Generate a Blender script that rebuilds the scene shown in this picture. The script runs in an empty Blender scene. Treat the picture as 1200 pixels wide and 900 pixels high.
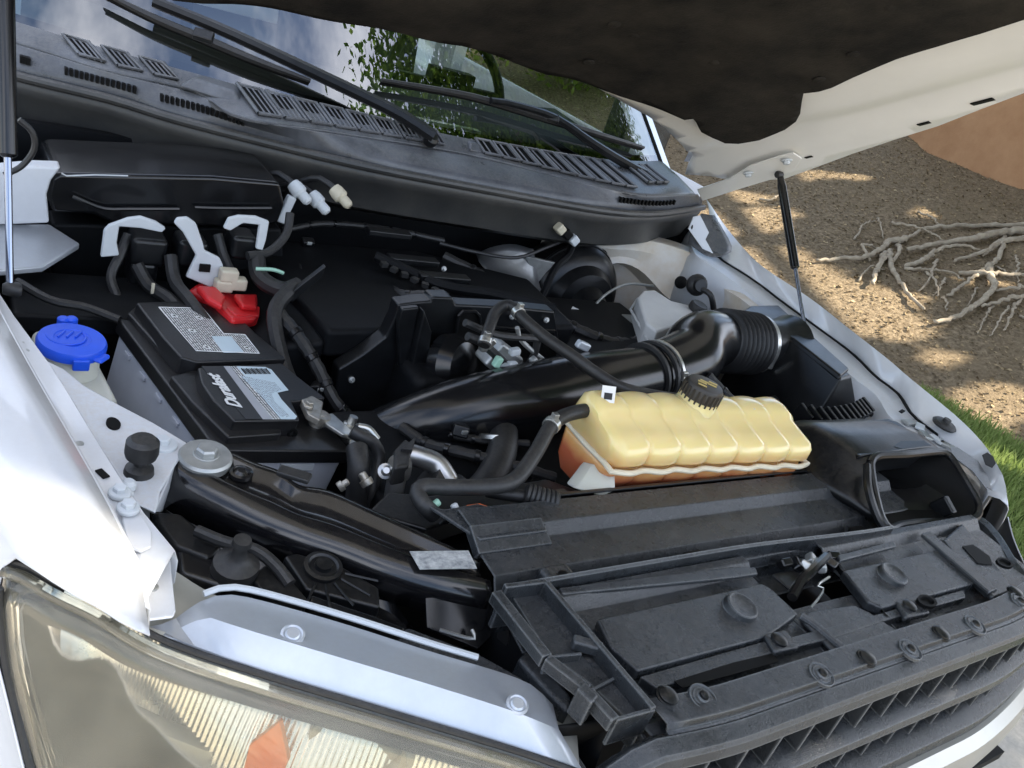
import bpy, bmesh, math, random
from mathutils import Vector, Matrix
random.seed(7)
R = math.radians
SC = bpy.context.scene
COL = SC.collection

# ------------------------------------------------------------------ camera
F = 980.2                                   # focal length in photo pixels (1200 wide)
CAM = Vector((-0.87, -0.279, 1.527))
RT = Vector((0.81539, -0.49405, 0.30176)).normalized()
FW = Vector((0.57891, 0.69591, -0.42494)).normalized()
DN = FW.cross(RT).normalized()
RT = DN.cross(FW).normalized()
cd = bpy.data.cameras.new('camera'); cam = bpy.data.objects.new('camera', cd); COL.objects.link(cam)
cd.sensor_width = 36; cd.lens = 36 * F / 1200; cd.clip_start = 0.02; cd.clip_end = 2000
m = Matrix.Identity(4)
for i in range(3):
    m[i][0] = RT[i]; m[i][1] = -DN[i]; m[i][2] = -FW[i]; m[i][3] = CAM[i]
cam.matrix_world = m
SC.camera = cam

# ------------------------------------------------------------------ sky, sun, exposure
SUN = Vector((0.56, -0.34, 0.755)).normalized()          # towards the sun
w = bpy.data.worlds.new('World'); SC.world = w; w.use_nodes = True
nt = w.node_tree; bg = nt.nodes['Background']
sky = nt.nodes.new('ShaderNodeTexSky'); sky.sky_type = 'NISHITA'; sky.sun_disc = False
sky.sun_elevation = math.asin(SUN.z); sky.sun_rotation = math.atan2(SUN.x, SUN.y)
sky.dust_density = 1.0; sky.air_density = 1.0
tc = nt.nodes.new('ShaderNodeTexCoord')
cn = nt.nodes.new('ShaderNodeTexNoise'); cn.inputs['Scale'].default_value = 2.2; cn.inputs['Detail'].default_value = 6; cn.inputs['Roughness'].default_value = .62
cr = nt.nodes.new('ShaderNodeValToRGB'); cr.color_ramp.elements[0].position = .45; cr.color_ramp.elements[1].position = .75
mx = nt.nodes.new('ShaderNodeMix'); mx.data_type = 'RGBA'
mx.inputs[7].default_value = (11.5, 11.6, 12.2, 1)
nt.links.new(tc.outputs['Generated'], cn.inputs['Vector']); nt.links.new(cn.outputs['Fac'], cr.inputs['Fac'])
nt.links.new(cr.outputs['Color'], mx.inputs[0]); nt.links.new(sky.outputs[0], mx.inputs[6]); nt.links.new(mx.outputs[2], bg.inputs[0])
bg.inputs[1].default_value = 0.10
sd = bpy.data.lights.new('sun', 'SUN'); sd.energy = 5.0; sd.angle = R(.55); sd.color = (1, .90, .74)
so = bpy.data.objects.new('sun', sd); COL.objects.link(so); so.rotation_euler = SUN.to_track_quat('Z', 'Y').to_euler()
SC.view_settings.view_transform = 'Standard'; SC.view_settings.look = 'None'
SC.view_settings.exposure = 1.85; SC.view_settings.gamma = 1.0

# ------------------------------------------------------------------ helpers
def V(*a): return Vector(a)
def at(px, py, Z=None, X=None, Y=None):
    d = RT * ((px - 600) / F) + DN * ((py - 450) / F) + FW
    for i, v in enumerate((X, Y, Z)):
        if v is not None: return CAM + d * ((v - CAM[i]) / d[i])
def ats(l, z=None): return [at(p[0], p[1], Z=(p[2] if len(p) > 2 else z)) for p in l]

def spline(pts, n):
    """Catmull-Rom through pts, n samples evenly over arc length."""
    pts = [Vector(p) for p in pts]
    P = [pts[0] * 2 - pts[1]] + pts + [pts[-1] * 2 - pts[-2]]
    out = []
    for i in range(1, len(P) - 2):
        for k in range(12):
            t = k / 12; a, b, c, d = P[i - 1], P[i], P[i + 1], P[i + 2]
            out.append(.5 * ((2 * b) + (c - a) * t + (2 * a - 5 * b + 4 * c - d) * t * t + (3 * b - a - 3 * c + d) * t ** 3))
    out.append(pts[-1]); return resample(out, n)
def resample(pts, n):
    pts = [Vector(p) for p in pts]
    L = [0]
    for a, b in zip(pts, pts[1:]): L.append(L[-1] + (b - a).length)
    res = []; j = 0
    for i in range(n):
        s = L[-1] * i / (n - 1)
        while j < len(L) - 2 and L[j + 1] < s: j += 1
        d = L[j + 1] - L[j]; t = 0 if d < 1e-9 else (s - L[j]) / d
        res.append(pts[j].lerp(pts[j + 1], min(1, t)))
    return res

class MB:
    def __init__(s): s.v = []; s.f = []; s.c = []
    def add(s, vs, fs):
        o = len(s.v); s.v += [tuple(v) for v in vs]; s.f += [tuple(i + o for i in f) for f in fs]; return s
    def box(s, c, size, rot=None, taper=1.0):
        c = Vector(c); h = Vector(size) / 2; vs = []
        for z in (-1, 1):
            for x, y in ((-1, -1), (1, -1), (1, 1), (-1, 1)):
                k = taper if z < 0 else 1
                v = Vector((x * h.x * k, y * h.y * k, z * h.z))
                if rot is not None: v = rot @ v
                vs.append(c + v)
        return s.add(vs, [(3, 2, 1, 0), (4, 5, 6, 7), (0, 1, 5, 4), (1, 2, 6, 5), (2, 3, 7, 6), (3, 0, 4, 7)])
    def prism(s, poly, vec):
        n = len(poly); poly = [Vector(p) for p in poly]; vec = Vector(vec)
        nn = Vector((0, 0, 0))
        for i in range(n): nn += poly[i].cross(poly[(i + 1) % n])
        if nn.dot(vec) > 0: poly = poly[::-1]
        vs = poly + [p + vec for p in poly]
        fs = [tuple(range(n)), tuple(range(2 * n - 1, n - 1, -1))] + [((i + 1) % n, i, i + n, (i + 1) % n + n) for i in range(n)]
        return s.add(vs, fs)
    def tube(s, pts, r, seg=12, cap=True, squash=None):
        pts = [Vector(p) for p in pts]; n = len(pts)
        if not hasattr(r, '__len__'): r = [r] * n
        vs = []; fs = []; ref = None
        for i, p in enumerate(pts):
            t = (pts[min(i + 1, n - 1)] - pts[max(i - 1, 0)]).normalized()
            if ref is None:
                ref = t.cross(V(0, 0, 1))
                if ref.length < .1: ref = t.cross(V(0, 1, 0))
            ref = (ref - t * ref.dot(t)).normalized(); b = t.cross(ref)
            for k in range(seg):
                a = 2 * math.pi * k / seg
                vs.append(p + (ref * math.cos(a) * (squash or 1) + b * math.sin(a)) * r[i])
        for i in range(n - 1):
            for k in range(seg):
                k2 = (k + 1) % seg
                fs.append((i * seg + k, i * seg + k2, (i + 1) * seg + k2, (i + 1) * seg + k))
        if cap: fs += [tuple(range(seg - 1, -1, -1)), tuple((n - 1) * seg + k for k in range(seg))]
        return s.add(vs, fs)
    def lathe(s, o, ax, prof, seg=20, sq=1.0):
        o = Vector(o); ax = Vector(ax).normalized()
        e = ax.cross(V(0, 0, 1));
        if e.length < .05: e = ax.cross(V(0, 1, 0))
        e.normalize(); g = ax.cross(e); vs = []; fs = []; n = len(prof)
        for r, h in prof:
            for k in range(seg):
                a = 2 * math.pi * k / seg
                vs.append(o + ax * h + (e * math.cos(a) + g * math.sin(a) * sq) * r)
        for i in range(n - 1):
            for k in range(seg):
                k2 = (k + 1) % seg
                fs.append((i * seg + k, i * seg + k2, (i + 1) * seg + k2, (i + 1) * seg + k))
        fs += [tuple(range(seg - 1, -1, -1)), tuple((n - 1) * seg + k for k in range(seg))]
        return s.add(vs, fs)
    def grid(s, rows, closed=False):
        nr, nc = len(rows), len(rows[0]); vs = [p for r in rows for p in r]; fs = []
        for i in range(nr - 1):
            for j in range(nc if closed else nc - 1):
                j2 = (j + 1) % nc
                fs.append((i * nc + j, i * nc + j2, (i + 1) * nc + j2, (i + 1) * nc + j))
        return s.add(vs, fs)
    def build(s, name, mat, parent=None, smooth=True, bevel=0, solid=0, offset=-1, seg=2, sub=0, angle=35, label=None):
        me = bpy.data.meshes.new(name); me.from_pydata(s.v, [], s.f)
        bm = bmesh.new(); bm.from_mesh(me); bmesh.ops.remove_doubles(bm, verts=bm.verts, dist=1e-6)
        bmesh.ops.recalc_face_normals(bm, faces=bm.faces); bm.to_mesh(me); bm.free()
        me.materials.append(mat)
        if smooth:
            me.shade_smooth(); me.set_sharp_from_angle(angle=R(angle))
        o = bpy.data.objects.new(name, me); COL.objects.link(o)
        if parent is not None: o.parent = parent
        if solid:
            md = o.modifiers.new('solid', 'SOLIDIFY'); md.thickness = solid; md.offset = offset
        if bevel:
            md = o.modifiers.new('bevel', 'BEVEL'); md.width = bevel; md.segments = seg; md.limit_method = 'ANGLE'; md.angle_limit = R(30); md.harden_normals = True
        if sub:
            md = o.modifiers.new('sub', 'SUBSURF'); md.levels = sub; md.render_levels = sub
        if label: o['label'] = label
        return o
def loftrows(rails, n=24, nr=None, curve=True):
    rr = [(spline(r, n) if curve else resample(r, n)) for r in rails]
    if nr:
        cols = [spline([rr[i][j] for i in range(len(rr))], nr) for j in range(n)]
        rr = [[cols[j][i] for j in range(n)] for i in range(nr)]
    return rr
def loft(name, rails, mat, parent, n=24, nr=None, solid=.003, curve=True, bevel=0, offset=-1, angle=35, label=None):
    return MB().grid(loftrows(rails, n, nr, curve)).build(name, mat, parent, solid=solid, bevel=bevel, offset=offset, angle=angle, label=label)
def plate(name, pts, th, mat, parent, bevel=.002, vec=None, label=None):
    return MB().prism(pts, vec or (0, 0, -th)).build(name, mat, parent, bevel=bevel, label=label)
def pxplate(name, l, z, th, mat, parent, bevel=.002, label=None): return plate(name, ats(l, z), th, mat, parent, bevel, label=label)
def tubeo(name, pts, r, mat, parent, n=24, seg=12, curve=True, label=None, squash=None):
    P = spline(pts, n) if curve else [Vector(p) for p in pts]
    if hasattr(r, '__len__') and len(r) != len(P):
        r = [r[min(int(i * (len(r) - 1) / (n - 1)), len(r) - 2)] * (1 - ((i * (len(r) - 1) / (n - 1)) - min(int(i * (len(r) - 1) / (n - 1)), len(r) - 2))) + r[min(int(i * (len(r) - 1) / (n - 1)), len(r) - 2) + 1] * ((i * (len(r) - 1) / (n - 1)) - min(int(i * (len(r) - 1) / (n - 1)), len(r) - 2)) for i in range(n)]
    return MB().tube(P, r, seg, squash=squash).build(name, mat, parent, label=label)
def thing(name, label, cat, loc=(0, 0, 0), rz=0, group=None):
    o = bpy.data.objects.new(name, None); COL.objects.link(o); o.location = loc; o.rotation_euler = (0, 0, rz)
    o.empty_display_size = .05
    o['label'] = label; o['category'] = cat
    if group: o['group'] = group
    return o
def keep(o, parent):
    """parent o, whose vertices are in world coordinates, under a placed Empty."""
    bpy.context.view_layer.update()
    o.parent = parent; o.matrix_parent_inverse = parent.matrix_world.inverted(); return o
def bolt(parent, p, ax, r, mat, name='bolt', washer=1.6, hex_=True):
    b = MB(); b.lathe(p, ax, [(r * washer, -.001), (r * washer, .0015), (r * washer * .92, .0025), (r * 1.05, .003)], 20)
    b.lathe(Vector(p) + Vector(ax).normalized() * .002, ax, [(r, 0), (r, r * .8), (r * .85, r * .95)], 6 if hex_ else 16)
    return b.build(name, mat, parent, angle=30)

# ------------------------------------------------------------------ materials
def nodes(mat): return mat.node_tree.nodes, mat.node_tree.links
def mat(name, col, rough=.5, metal=0, noise=0, nscale=40, bump=0, bscale=300, coat=0, col2=None, spec=.5, trans=0, ior=1.5, sss=0, ssr=(1, .5, .2), rvar=0, alpha=1, dust=0, dustcol=(.30, .27, .22)):
    m = bpy.data.materials.new(name); m.use_nodes = True; N, L = nodes(m); b = N['Principled BSDF']
    b.inputs['Base Color'].default_value = (*col, 1); b.inputs['Roughness'].default_value = rough; b.inputs['Metallic'].default_value = metal
    b.inputs['Specular IOR Level'].default_value = spec; b.inputs['IOR'].default_value = ior
    b.inputs['Coat Weight'].default_value = coat; b.inputs['Coat Roughness'].default_value = .05
    b.inputs['Transmission Weight'].default_value = trans
    if sss:
        b.inputs['Subsurface Weight'].default_value = sss; b.inputs['Subsurface Radius'].default_value = ssr; b.inputs['Subsurface Scale'].default_value = .03
    tc = N.new('ShaderNodeTexCoord')
    colout = None
    if noise or col2:
        n = N.new('ShaderNodeTexNoise'); n.inputs['Scale'].default_value = nscale; n.inputs['Detail'].default_value = 6; n.inputs['Roughness'].default_value = .65
        L.new(tc.outputs['Object'], n.inputs['Vector'])
        r = N.new('ShaderNodeValToRGB'); r.color_ramp.elements[0].position = .35; r.color_ramp.elements[1].position = .68
        c2 = col2 or tuple(min(1, c * (1 + noise)) for c in col); c1 = col if col2 else tuple(c * (1 - noise) for c in col)
        r.color_ramp.elements[0].color = (*c1, 1); r.color_ramp.elements[1].color = (*c2, 1)
        L.new(n.outputs['Fac'], r.inputs['Fac']); L.new(r.outputs['Color'], b.inputs['Base Color']); colout = r.outputs['Color']
        if rvar:
            mr = N.new('ShaderNodeMapRange'); mr.inputs[3].default_value = max(.02, rough - rvar); mr.inputs[4].default_value = rough + rvar
            L.new(n.outputs['Fac'], mr.inputs[0]); L.new(mr.outputs[0], b.inputs['Roughness'])
    if dust:
        # settled dust: lies on faces that look up, broken up by noise
        g = N.new('ShaderNodeNewGeometry'); sx = N.new('ShaderNodeSeparateXYZ'); L.new(g.outputs['True Normal'], sx.inputs[0])
        n2 = N.new('ShaderNodeTexNoise'); n2.inputs['Scale'].default_value = 14; n2.inputs['Detail'].default_value = 8; n2.inputs['Roughness'].default_value = .7
        L.new(tc.outputs['Object'], n2.inputs['Vector'])
        n3 = N.new('ShaderNodeTexNoise'); n3.inputs['Scale'].default_value = 190; n3.inputs['Detail'].default_value = 4; n3.inputs['Roughness'].default_value = .8
        L.new(tc.outputs['Object'], n3.inputs['Vector'])
        m3 = N.new('ShaderNodeMapRange'); m3.inputs[1].default_value = .35; m3.inputs[2].default_value = .68; m3.inputs[3].default_value = .45; m3.inputs[4].default_value = 1.5; L.new(n3.outputs['Fac'], m3.inputs[0])
        mv = N.new('ShaderNodeMath'); mv.operation = 'MULTIPLY'; L.new(n2.outputs['Fac'], mv.inputs[0]); L.new(m3.outputs[0], mv.inputs[1])
        mu = N.new('ShaderNodeMath'); mu.operation = 'MULTIPLY'; L.new(sx.outputs[2], mu.inputs[0]); L.new(mv.outputs[0], mu.inputs[1])
        mr = N.new('ShaderNodeMapRange'); mr.inputs[1].default_value = .22; mr.inputs[2].default_value = .80; mr.inputs[3].default_value = 0; mr.inputs[4].default_value = dust
        L.new(mu.outputs[0], mr.inputs[0])
        mi = N.new('ShaderNodeMix'); mi.data_type = 'RGBA'; mi.inputs[6].default_value = (*col, 1); mi.inputs[7].default_value = (*dustcol, 1)
        if colout: L.new(colout, mi.inputs[6])
        L.new(mr.outputs[0], mi.inputs[0]); L.new(mi.outputs[2], b.inputs['Base Color'])
    if bump:
        n = N.new('ShaderNodeTexNoise'); n.inputs['Scale'].default_value = bscale; n.inputs['Detail'].default_value = 3
        L.new(tc.outputs['Object'], n.inputs['Vector'])
        bp = N.new('ShaderNodeBump'); bp.inputs['Strength'].default_value = bump; bp.inputs['Distance'].default_value = .002
        L.new(n.outputs['Fac'], bp.inputs['Height']); L.new(bp.outputs[0], b.inputs['Normal'])
    return m
M = {}
M['white'] = mat('white_paint', (.66, .67, .69), .22, noise=.03, nscale=9, coat=.8, dust=.10, dustcol=(.5, .45, .38))
M['primer'] = mat('inner_white_paint', (.60, .62, .65), .38, noise=.06, nscale=14, coat=.2, dust=.35, dustcol=(.50, .42, .32))
M['hoodin'] = mat('hood_inner_paint', (.80, .785, .745), .35, noise=.03, nscale=6, coat=.3)  # white paint; the cream tint holds warm light bounced off the ground
M['dirtyw'] = mat('dirty_white_paint', (.74, .73, .70), .42, col2=(.60, .49, .35), nscale=7, coat=.1)
M['plas'] = mat('textured_black_plastic', (.025, .028, .031), .27, noise=.35, nscale=22, bump=.35, bscale=700, rvar=.10, dust=.16, dustcol=(.26, .25, .24))
M['plasg'] = mat('grey_cowl_plastic', (.080, .086, .098), .30, noise=.4, nscale=12, bump=.3, bscale=500, rvar=.12, dust=.40, dustcol=(.24, .23, .21))
M['gloss'] = mat('glossy_black_plastic', (.006, .0062, .007), .20, noise=.2, nscale=25, rvar=.05, dust=.05, dustcol=(.2, .19, .18), bump=.03, bscale=60)
M['bpaint'] = mat('black_painted_steel', (.006, .006, .007), .20, noise=.2, nscale=30, coat=.4, dust=.06, bump=.04, bscale=40)
M['semi'] = mat('semi_gloss_black_plastic', (.0065, .007, .008), .32, noise=.3, nscale=40, rvar=.08, dust=.06, bump=.08, bscale=300, spec=.4)
M['matte'] = mat('matte_black', (.0035, .004, .005), .6, noise=.3, nscale=20, dust=.015, spec=.18)
M['felt'] = mat('hood_insulation_felt', (.012, .0115, .011), .95, col2=(.036, .032, .027), nscale=7, bump=.6, bscale=220, spec=.1)
M['rub'] = mat('black_rubber', (.016, .016, .0165), .50, noise=.35, nscale=30, bump=.15, bscale=200, dust=.10)
M['seal'] = mat('dusty_rubber_seal', (.026, .027, .028), .42, col2=(.058, .056, .052), nscale=6, bump=.15, bscale=150, dust=.35, dustcol=(.24, .225, .20))
M['steel'] = mat('zinc_steel', (.55, .55, .52), .32, metal=.9, noise=.15, nscale=60, rvar=.1)
M['galv'] = mat('dull_grey_metal', (.42, .43, .42), .45, metal=.7, noise=.15, nscale=50, rvar=.1)
M['lead'] = mat('lead_clamp', (.50, .48, .43), .42, metal=.75, col2=(.34, .30, .24), nscale=90, bump=.3, bscale=200)
M['alu'] = mat('aluminium_pipe', (.50, .50, .50), .35, metal=.9, noise=.1, nscale=30)
M['foil'] = mat('heat_shield_foil', (.34, .35, .36), .42, metal=.9, noise=.1, nscale=10, bump=.8, bscale=24)
M['case'] = mat('pale_grey_battery_case', (.46, .48, .53), .42, noise=.05, nscale=20, bump=.04)
M['blk'] = mat('battery_lid_black', (.009, .009, .010), .38, noise=.25, nscale=60, bump=.15, bscale=600, dust=.05)
M['red'] = mat('red_plastic', (.62, .018, .022), .36, noise=.06, nscale=30)
M['blue'] = mat('blue_plastic', (.012, .085, .68), .38, noise=.06, nscale=30)
M['bottle'] = mat('milky_plastic', (.60, .60, .52), .40, noise=.04, nscale=20, sss=.35, ssr=(1, .95, .7))
M['tank'] = None
def tankmat(name):
    m = mat(name, (.84, .68, .34), .24, sss=.5, ssr=(1.4, .9, .35), coat=.45); N, L = nodes(m); b = N['Principled BSDF']
    tc = N.new('ShaderNodeTexCoord'); sp = N.new('ShaderNodeSeparateXYZ'); L.new(tc.outputs['Object'], sp.inputs[0])
    n = N.new('ShaderNodeTexNoise'); n.inputs['Scale'].default_value = 18; n.inputs['Detail'].default_value = 5; L.new(tc.outputs['Object'], n.inputs['Vector'])
    ad = N.new('ShaderNodeMath'); ad.operation = 'MULTIPLY_ADD'; ad.inputs[1].default_value = .03; L.new(n.outputs['Fac'], ad.inputs[0]); L.new(sp.outputs[2], ad.inputs[2])
    mr = N.new('ShaderNodeMapRange'); mr.inputs[1].default_value = 1.005; mr.inputs[2].default_value = 1.056; L.new(ad.outputs[0], mr.inputs[0])
    r = N.new('ShaderNodeValToRGB'); e = r.color_ramp.elements; e[0].color = (.46, .12, .055, 1); e[1].color = (.84, .66, .30, 1); x = r.color_ramp.elements.new(.45); x.color = (.74, .40, .14, 1)
    L.new(mr.outputs[0], r.inputs[0]); L.new(r.outputs[0], b.inputs['Base Color']); return m
M['tanklow'] = tankmat('coolant_filled_plastic'); M['tank'] = M['tanklow']
M['tankclr'] = mat('cloudy_clear_plastic', (.74, .64, .46), .28, noise=.05, nscale=20, sss=.5, ssr=(1, .9, .8))
M['cap'] = mat('dark_brown_cap', (.020, .016, .012), .42, noise=.2, nscale=50)
M['resv'] = mat('grey_white_reservoir', (.66, .67, .66), .42, noise=.05, nscale=20, sss=.2, ssr=(1, 1, 1))
M['wplas'] = mat('white_plastic', (.55, .58, .60), .45, noise=.04, nscale=30)
M['conn'] = mat('ivory_connector', (.55, .50, .38), .5, noise=.1, nscale=40)
M['green'] = mat('mint_connector', (.35, .60, .46), .45)
M['orange'] = mat('orange_tag', (.80, .16, .03), .5)
M['amber'] = mat('amber_reflector', (1.0, .22, .0), .5, spec=.1)
M['chrome'] = mat('headlight_reflector', (.82, .82, .80), .27, metal=.9, noise=.08, nscale=25, rvar=.08)
M['bezel'] = mat('headlight_bezel', (.42, .41, .36), .38, noise=.08, nscale=20, metal=.3)
M['hlhouse'] = mat('headlight_housing_silver', (.50, .53, .57), .34, metal=.45, noise=.08, nscale=14, rvar=.06, coat=.2, dust=.18, dustcol=(.4, .37, .33))
M['chromeb'] = mat('grille_satin_bar', (.44, .43, .39), .28, metal=.6, noise=.05, nscale=12)
M['rod'] = mat('strut_rod_steel', (.26, .29, .36), .16, metal=1)
M['plug'] = mat('black_plug', (.004, .004, .004), .6, spec=.15)
M['stick'] = mat('worn_silver_sticker', (.50, .51, .50), .5, col2=(.20, .21, .22), nscale=160)
M['tape'] = mat('white_tag', (.75, .74, .72), .5, noise=.03)
M['ink'] = mat('black_ink', (.01, .01, .01), .6)
M['lpaper'] = mat('pale_blue_label', (.55, .66, .72), .4, noise=.03, nscale=30)
M['lgrey'] = mat('silver_label_band', (.36, .37, .40), .35, noise=.05)
M['ldark'] = mat('black_label_field', (.02, .02, .022), .35)
M['wink'] = mat('white_ink', (.72, .73, .72), .5)

def edge_wear_highlight(m, rad, col, amt):  # lighter edges: worn plastic, with the bright edge highlights painted in
    N, L = nodes(m); b = N['Principled BSDF']; bv = N.new('ShaderNodeBevel'); bv.samples = 4; bv.inputs[0].default_value = rad
    g = N.new('ShaderNodeNewGeometry'); d = N.new('ShaderNodeVectorMath'); d.operation = 'DOT_PRODUCT'; L.new(bv.outputs[0], d.inputs[0]); L.new(g.outputs['Normal'], d.inputs[1])
    mr = N.new('ShaderNodeMapRange'); mr.inputs[1].default_value = .985; mr.inputs[2].default_value = .86; mr.inputs[3].default_value = 0; mr.inputs[4].default_value = amt; L.new(d.outputs['Value'], mr.inputs[0])
    mi = N.new('ShaderNodeMix'); mi.data_type = 'RGBA'; mi.inputs[7].default_value = (*col, 1); L.new(mr.outputs[0], mi.inputs[0])
    src = b.inputs['Base Color'].links[0].from_socket; L.new(src, mi.inputs[6]); L.new(mi.outputs[2], b.inputs['Base Color'])
edge_wear_highlight(M['plas'], .0035, (.19, .20, .205), .75); edge_wear_highlight(M['plasg'], .003, (.22, .22, .225), .6)

def glass(name, col, rough=0.0, ior=1.5, mixw=None):
    m = bpy.data.materials.new(name); m.use_nodes = True; N, L = nodes(m)
    N.remove(N['Principled BSDF']); out = N['Material Output']
    t = N.new('ShaderNodeBsdfTransparent'); t.inputs[0].default_value = (*col, 1)
    g = N.new('ShaderNodeBsdfGlossy'); g.inputs['Roughness'].default_value = rough; g.inputs[0].default_value = (1, 1, 1, 1)
    f = N.new('ShaderNodeFresnel'); f.inputs[0].default_value = ior
    x = N.new('ShaderNodeMixShader'); L.new(f.outputs[0], x.inputs[0]); L.new(t.outputs[0], x.inputs[1]); L.new(g.outputs[0], x.inputs[2])
    last = x
    if mixw:                                     # haze of an aged plastic lens: a thin diffuse film
        d = N.new('ShaderNodeBsdfDiffuse'); d.inputs[0].default_value = (*mixw[0], 1)
        y = N.new('ShaderNodeMixShader'); n = N.new('ShaderNodeTexNoise'); n.inputs['Scale'].default_value = 12; n.inputs['Detail'].default_value = 6
        tc = N.new('ShaderNodeTexCoord'); L.new(tc.outputs['Object'], n.inputs['Vector'])
        mr = N.new('ShaderNodeMapRange'); mr.inputs[1].default_value = .3; mr.inputs[2].default_value = .7; mr.inputs[3].default_value = mixw[1] * .5; mr.inputs[4].default_value = mixw[1] * 1.4
        L.new(n.outputs['Fac'], mr.inputs[0]); L.new(mr.outputs[0], y.inputs[0]); L.new(x.outputs[0], y.inputs[1]); L.new(d.outputs[0], y.inputs[2]); last = y
    L.new(last.outputs[0], out.inputs[0]); return m
M['glass'] = glass('windshield_glass', (.60, .70, .66), 0, 2.6)
M['sideglass'] = glass('door_glass', (.75, .82, .78), 0, 1.5)
M['lens'] = glass('yellowed_headlight_lens', (.96, .945, .88), .03, 1.5, ((.60, .56, .46), .11))

# label print: rows of fine unreadable lines, driven by the label's own coordinates
def printmat(name, bg_, fg, sx, sy, thr=.5):
    m = bpy.data.materials.new(name); m.use_nodes = True; N, L = nodes(m); b = N['Principled BSDF']; b.inputs['Roughness'].default_value = .45
    tc = N.new('ShaderNodeTexCoord'); mp = N.new('ShaderNodeMapping'); mp.inputs['Scale'].default_value = (sx, sy, 1)
    L.new(tc.outputs['Object'], mp.inputs[0])
    sp = N.new('ShaderNodeSeparateXYZ'); L.new(mp.outputs[0], sp.inputs[0])
    fr = N.new('ShaderNodeMath'); fr.operation = 'FRACT'; L.new(sp.outputs[0], fr.inputs[0])
    g1 = N.new('ShaderNodeMath'); g1.operation = 'GREATER_THAN'; g1.inputs[1].default_value = .42; L.new(fr.outputs[0], g1.inputs[0])
    fl = N.new('ShaderNodeMath'); fl.operation = 'FLOOR'; L.new(sp.outputs[0], fl.inputs[0])
    cb = N.new('ShaderNodeCombineXYZ'); L.new(fl.outputs[0], cb.inputs[0]); L.new(sp.outputs[1], cb.inputs[1])
    n = N.new('ShaderNodeTexNoise'); n.inputs['Scale'].default_value = 1; n.inputs['Detail'].default_value = 2; L.new(cb.outputs[0], n.inputs['Vector'])
    g2 = N.new('ShaderNodeMath'); g2.operation = 'GREATER_THAN'; g2.inputs[1].default_value = thr; L.new(n.outputs['Fac'], g2.inputs[0])
    mu = N.new('ShaderNodeMath'); mu.operation = 'MULTIPLY'; L.new(g1.outputs[0], mu.inputs[0]); L.new(g2.outputs[0], mu.inputs[1])
    mi = N.new('ShaderNodeMix'); mi.data_type = 'RGBA'; mi.inputs[6].default_value = (*bg_, 1); mi.inputs[7].default_value = (*fg, 1)
    L.new(mu.outputs[0], mi.inputs[0]); L.new(mi.outputs[2], b.inputs['Base Color']); return m
M['print_w'] = printmat('white_small_print', (.012, .012, .013), (.75, .76, .75), 260, 480, .46)
M['print_b'] = printmat('dark_small_print', (.55, .66, .72), (.10, .12, .16), 330, 560, .50)

# ------------------------------------------------------------------ ground, driveway, lawn, bank
def noise2(x, y):
    return (math.sin(x * 1.7 + y * .6) + math.sin(y * 2.3 - x * .9 + 1.3) + .6 * math.sin(x * 4.1 + y * 3.3) + .4 * math.sin(x * 7.7 - y * 6.1)) / 3
def H(x, y):
    s = max(0, x - 4.6); b = .30 * s if s < 9 else .30 * 9 + .03 * (s - 9)
    k = min(1, s / 1.5)
    return b + k * .05 * noise2(x * 1.3, y * 1.3)
def axis(lo, hi, flo, fhi, fine, coarse):
    a = []; x = lo
    while x < flo: a.append(x); x += coarse
    x = flo
    while x < fhi: a.append(x); x += fine
    x = fhi
    while x < hi: a.append(x); x += coarse
    a.append(hi); return a
def ground_mat(name, c1, c2, c3, s1, s2, bump, rough=.95, speck=None):
    m = bpy.data.materials.new(name); m.use_nodes = True; N, L = nodes(m); b = N['Principled BSDF']; b.inputs['Roughness'].default_value = rough; b.inputs['Specular IOR Level'].default_value = .2
    tc = N.new('ShaderNodeTexCoord')
    def nz(s, d=8): 
        n = N.new('ShaderNodeTexNoise'); n.inputs['Scale'].default_value = s; n.inputs['Detail'].default_value = d; n.inputs['Roughness'].default_value = .7; L.new(tc.outputs['Object'], n.inputs['Vector']); return n
    a, c = nz(s1), nz(s2)
    r1 = N.new('ShaderNodeValToRGB'); r1.color_ramp.elements[0].position = .38; r1.color_ramp.elements[1].position = .64
    r1.color_ramp.elements[0].color = (*c1, 1); r1.color_ramp.elements[1].color = (*c2, 1); L.new(c.outputs['Fac'], r1.inputs[0])
    r2 = N.new('ShaderNodeValToRGB'); r2.color_ramp.elements[0].position = .45; r2.color_ramp.elements[1].position = .7; L.new(a.outputs['Fac'], r2.inputs[0])
    mi = N.new('ShaderNodeMix'); mi.data_type = 'RGBA'; mi.inputs[7].default_value = (*c3, 1)
    L.new(r2.outputs[0], mi.inputs[0]); L.new(r1.outputs[0], mi.inputs[6]); L.new(mi.outputs[2], b.inputs['Base Color'])
    bp = N.new('ShaderNodeBump'); bp.inputs['Strength'].default_value = bump; bp.inputs['Distance'].default_value = .02; L.new(c.outputs['Fac'], bp.inputs['Height']); L.new(bp.outputs[0], b.inputs['Normal'])
    return m
M['dirt'] = ground_mat('dry_dirt_and_mulch', (.115, .085, .052), (.31, .24, .155), (.20, .15, .092), 1.3, 30, 1.0)
M['conc'] = ground_mat('pale_concrete', (.42, .39, .34), (.53, .49, .43), (.47, .43, .37), 1.1, 60, .25, .85)
M['soil'] = ground_mat('lawn_soil', (.03, .05, .012), (.06, .09, .02), (.05, .07, .02), 2, 30, .6)
def sheet(name, xs, ys, z, mat_):
    mb = MB(); mb.grid([[V(x, y, z(x, y)) for x in xs] for y in ys]); o = mb.build(name, mat_, angle=180); o['kind'] = 'structure'; return o
xs = axis(-300, 400, 3.5, 16, .12, 6.0); ys = axis(-300, 400, -3, 16, .12, 6.0)
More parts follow.
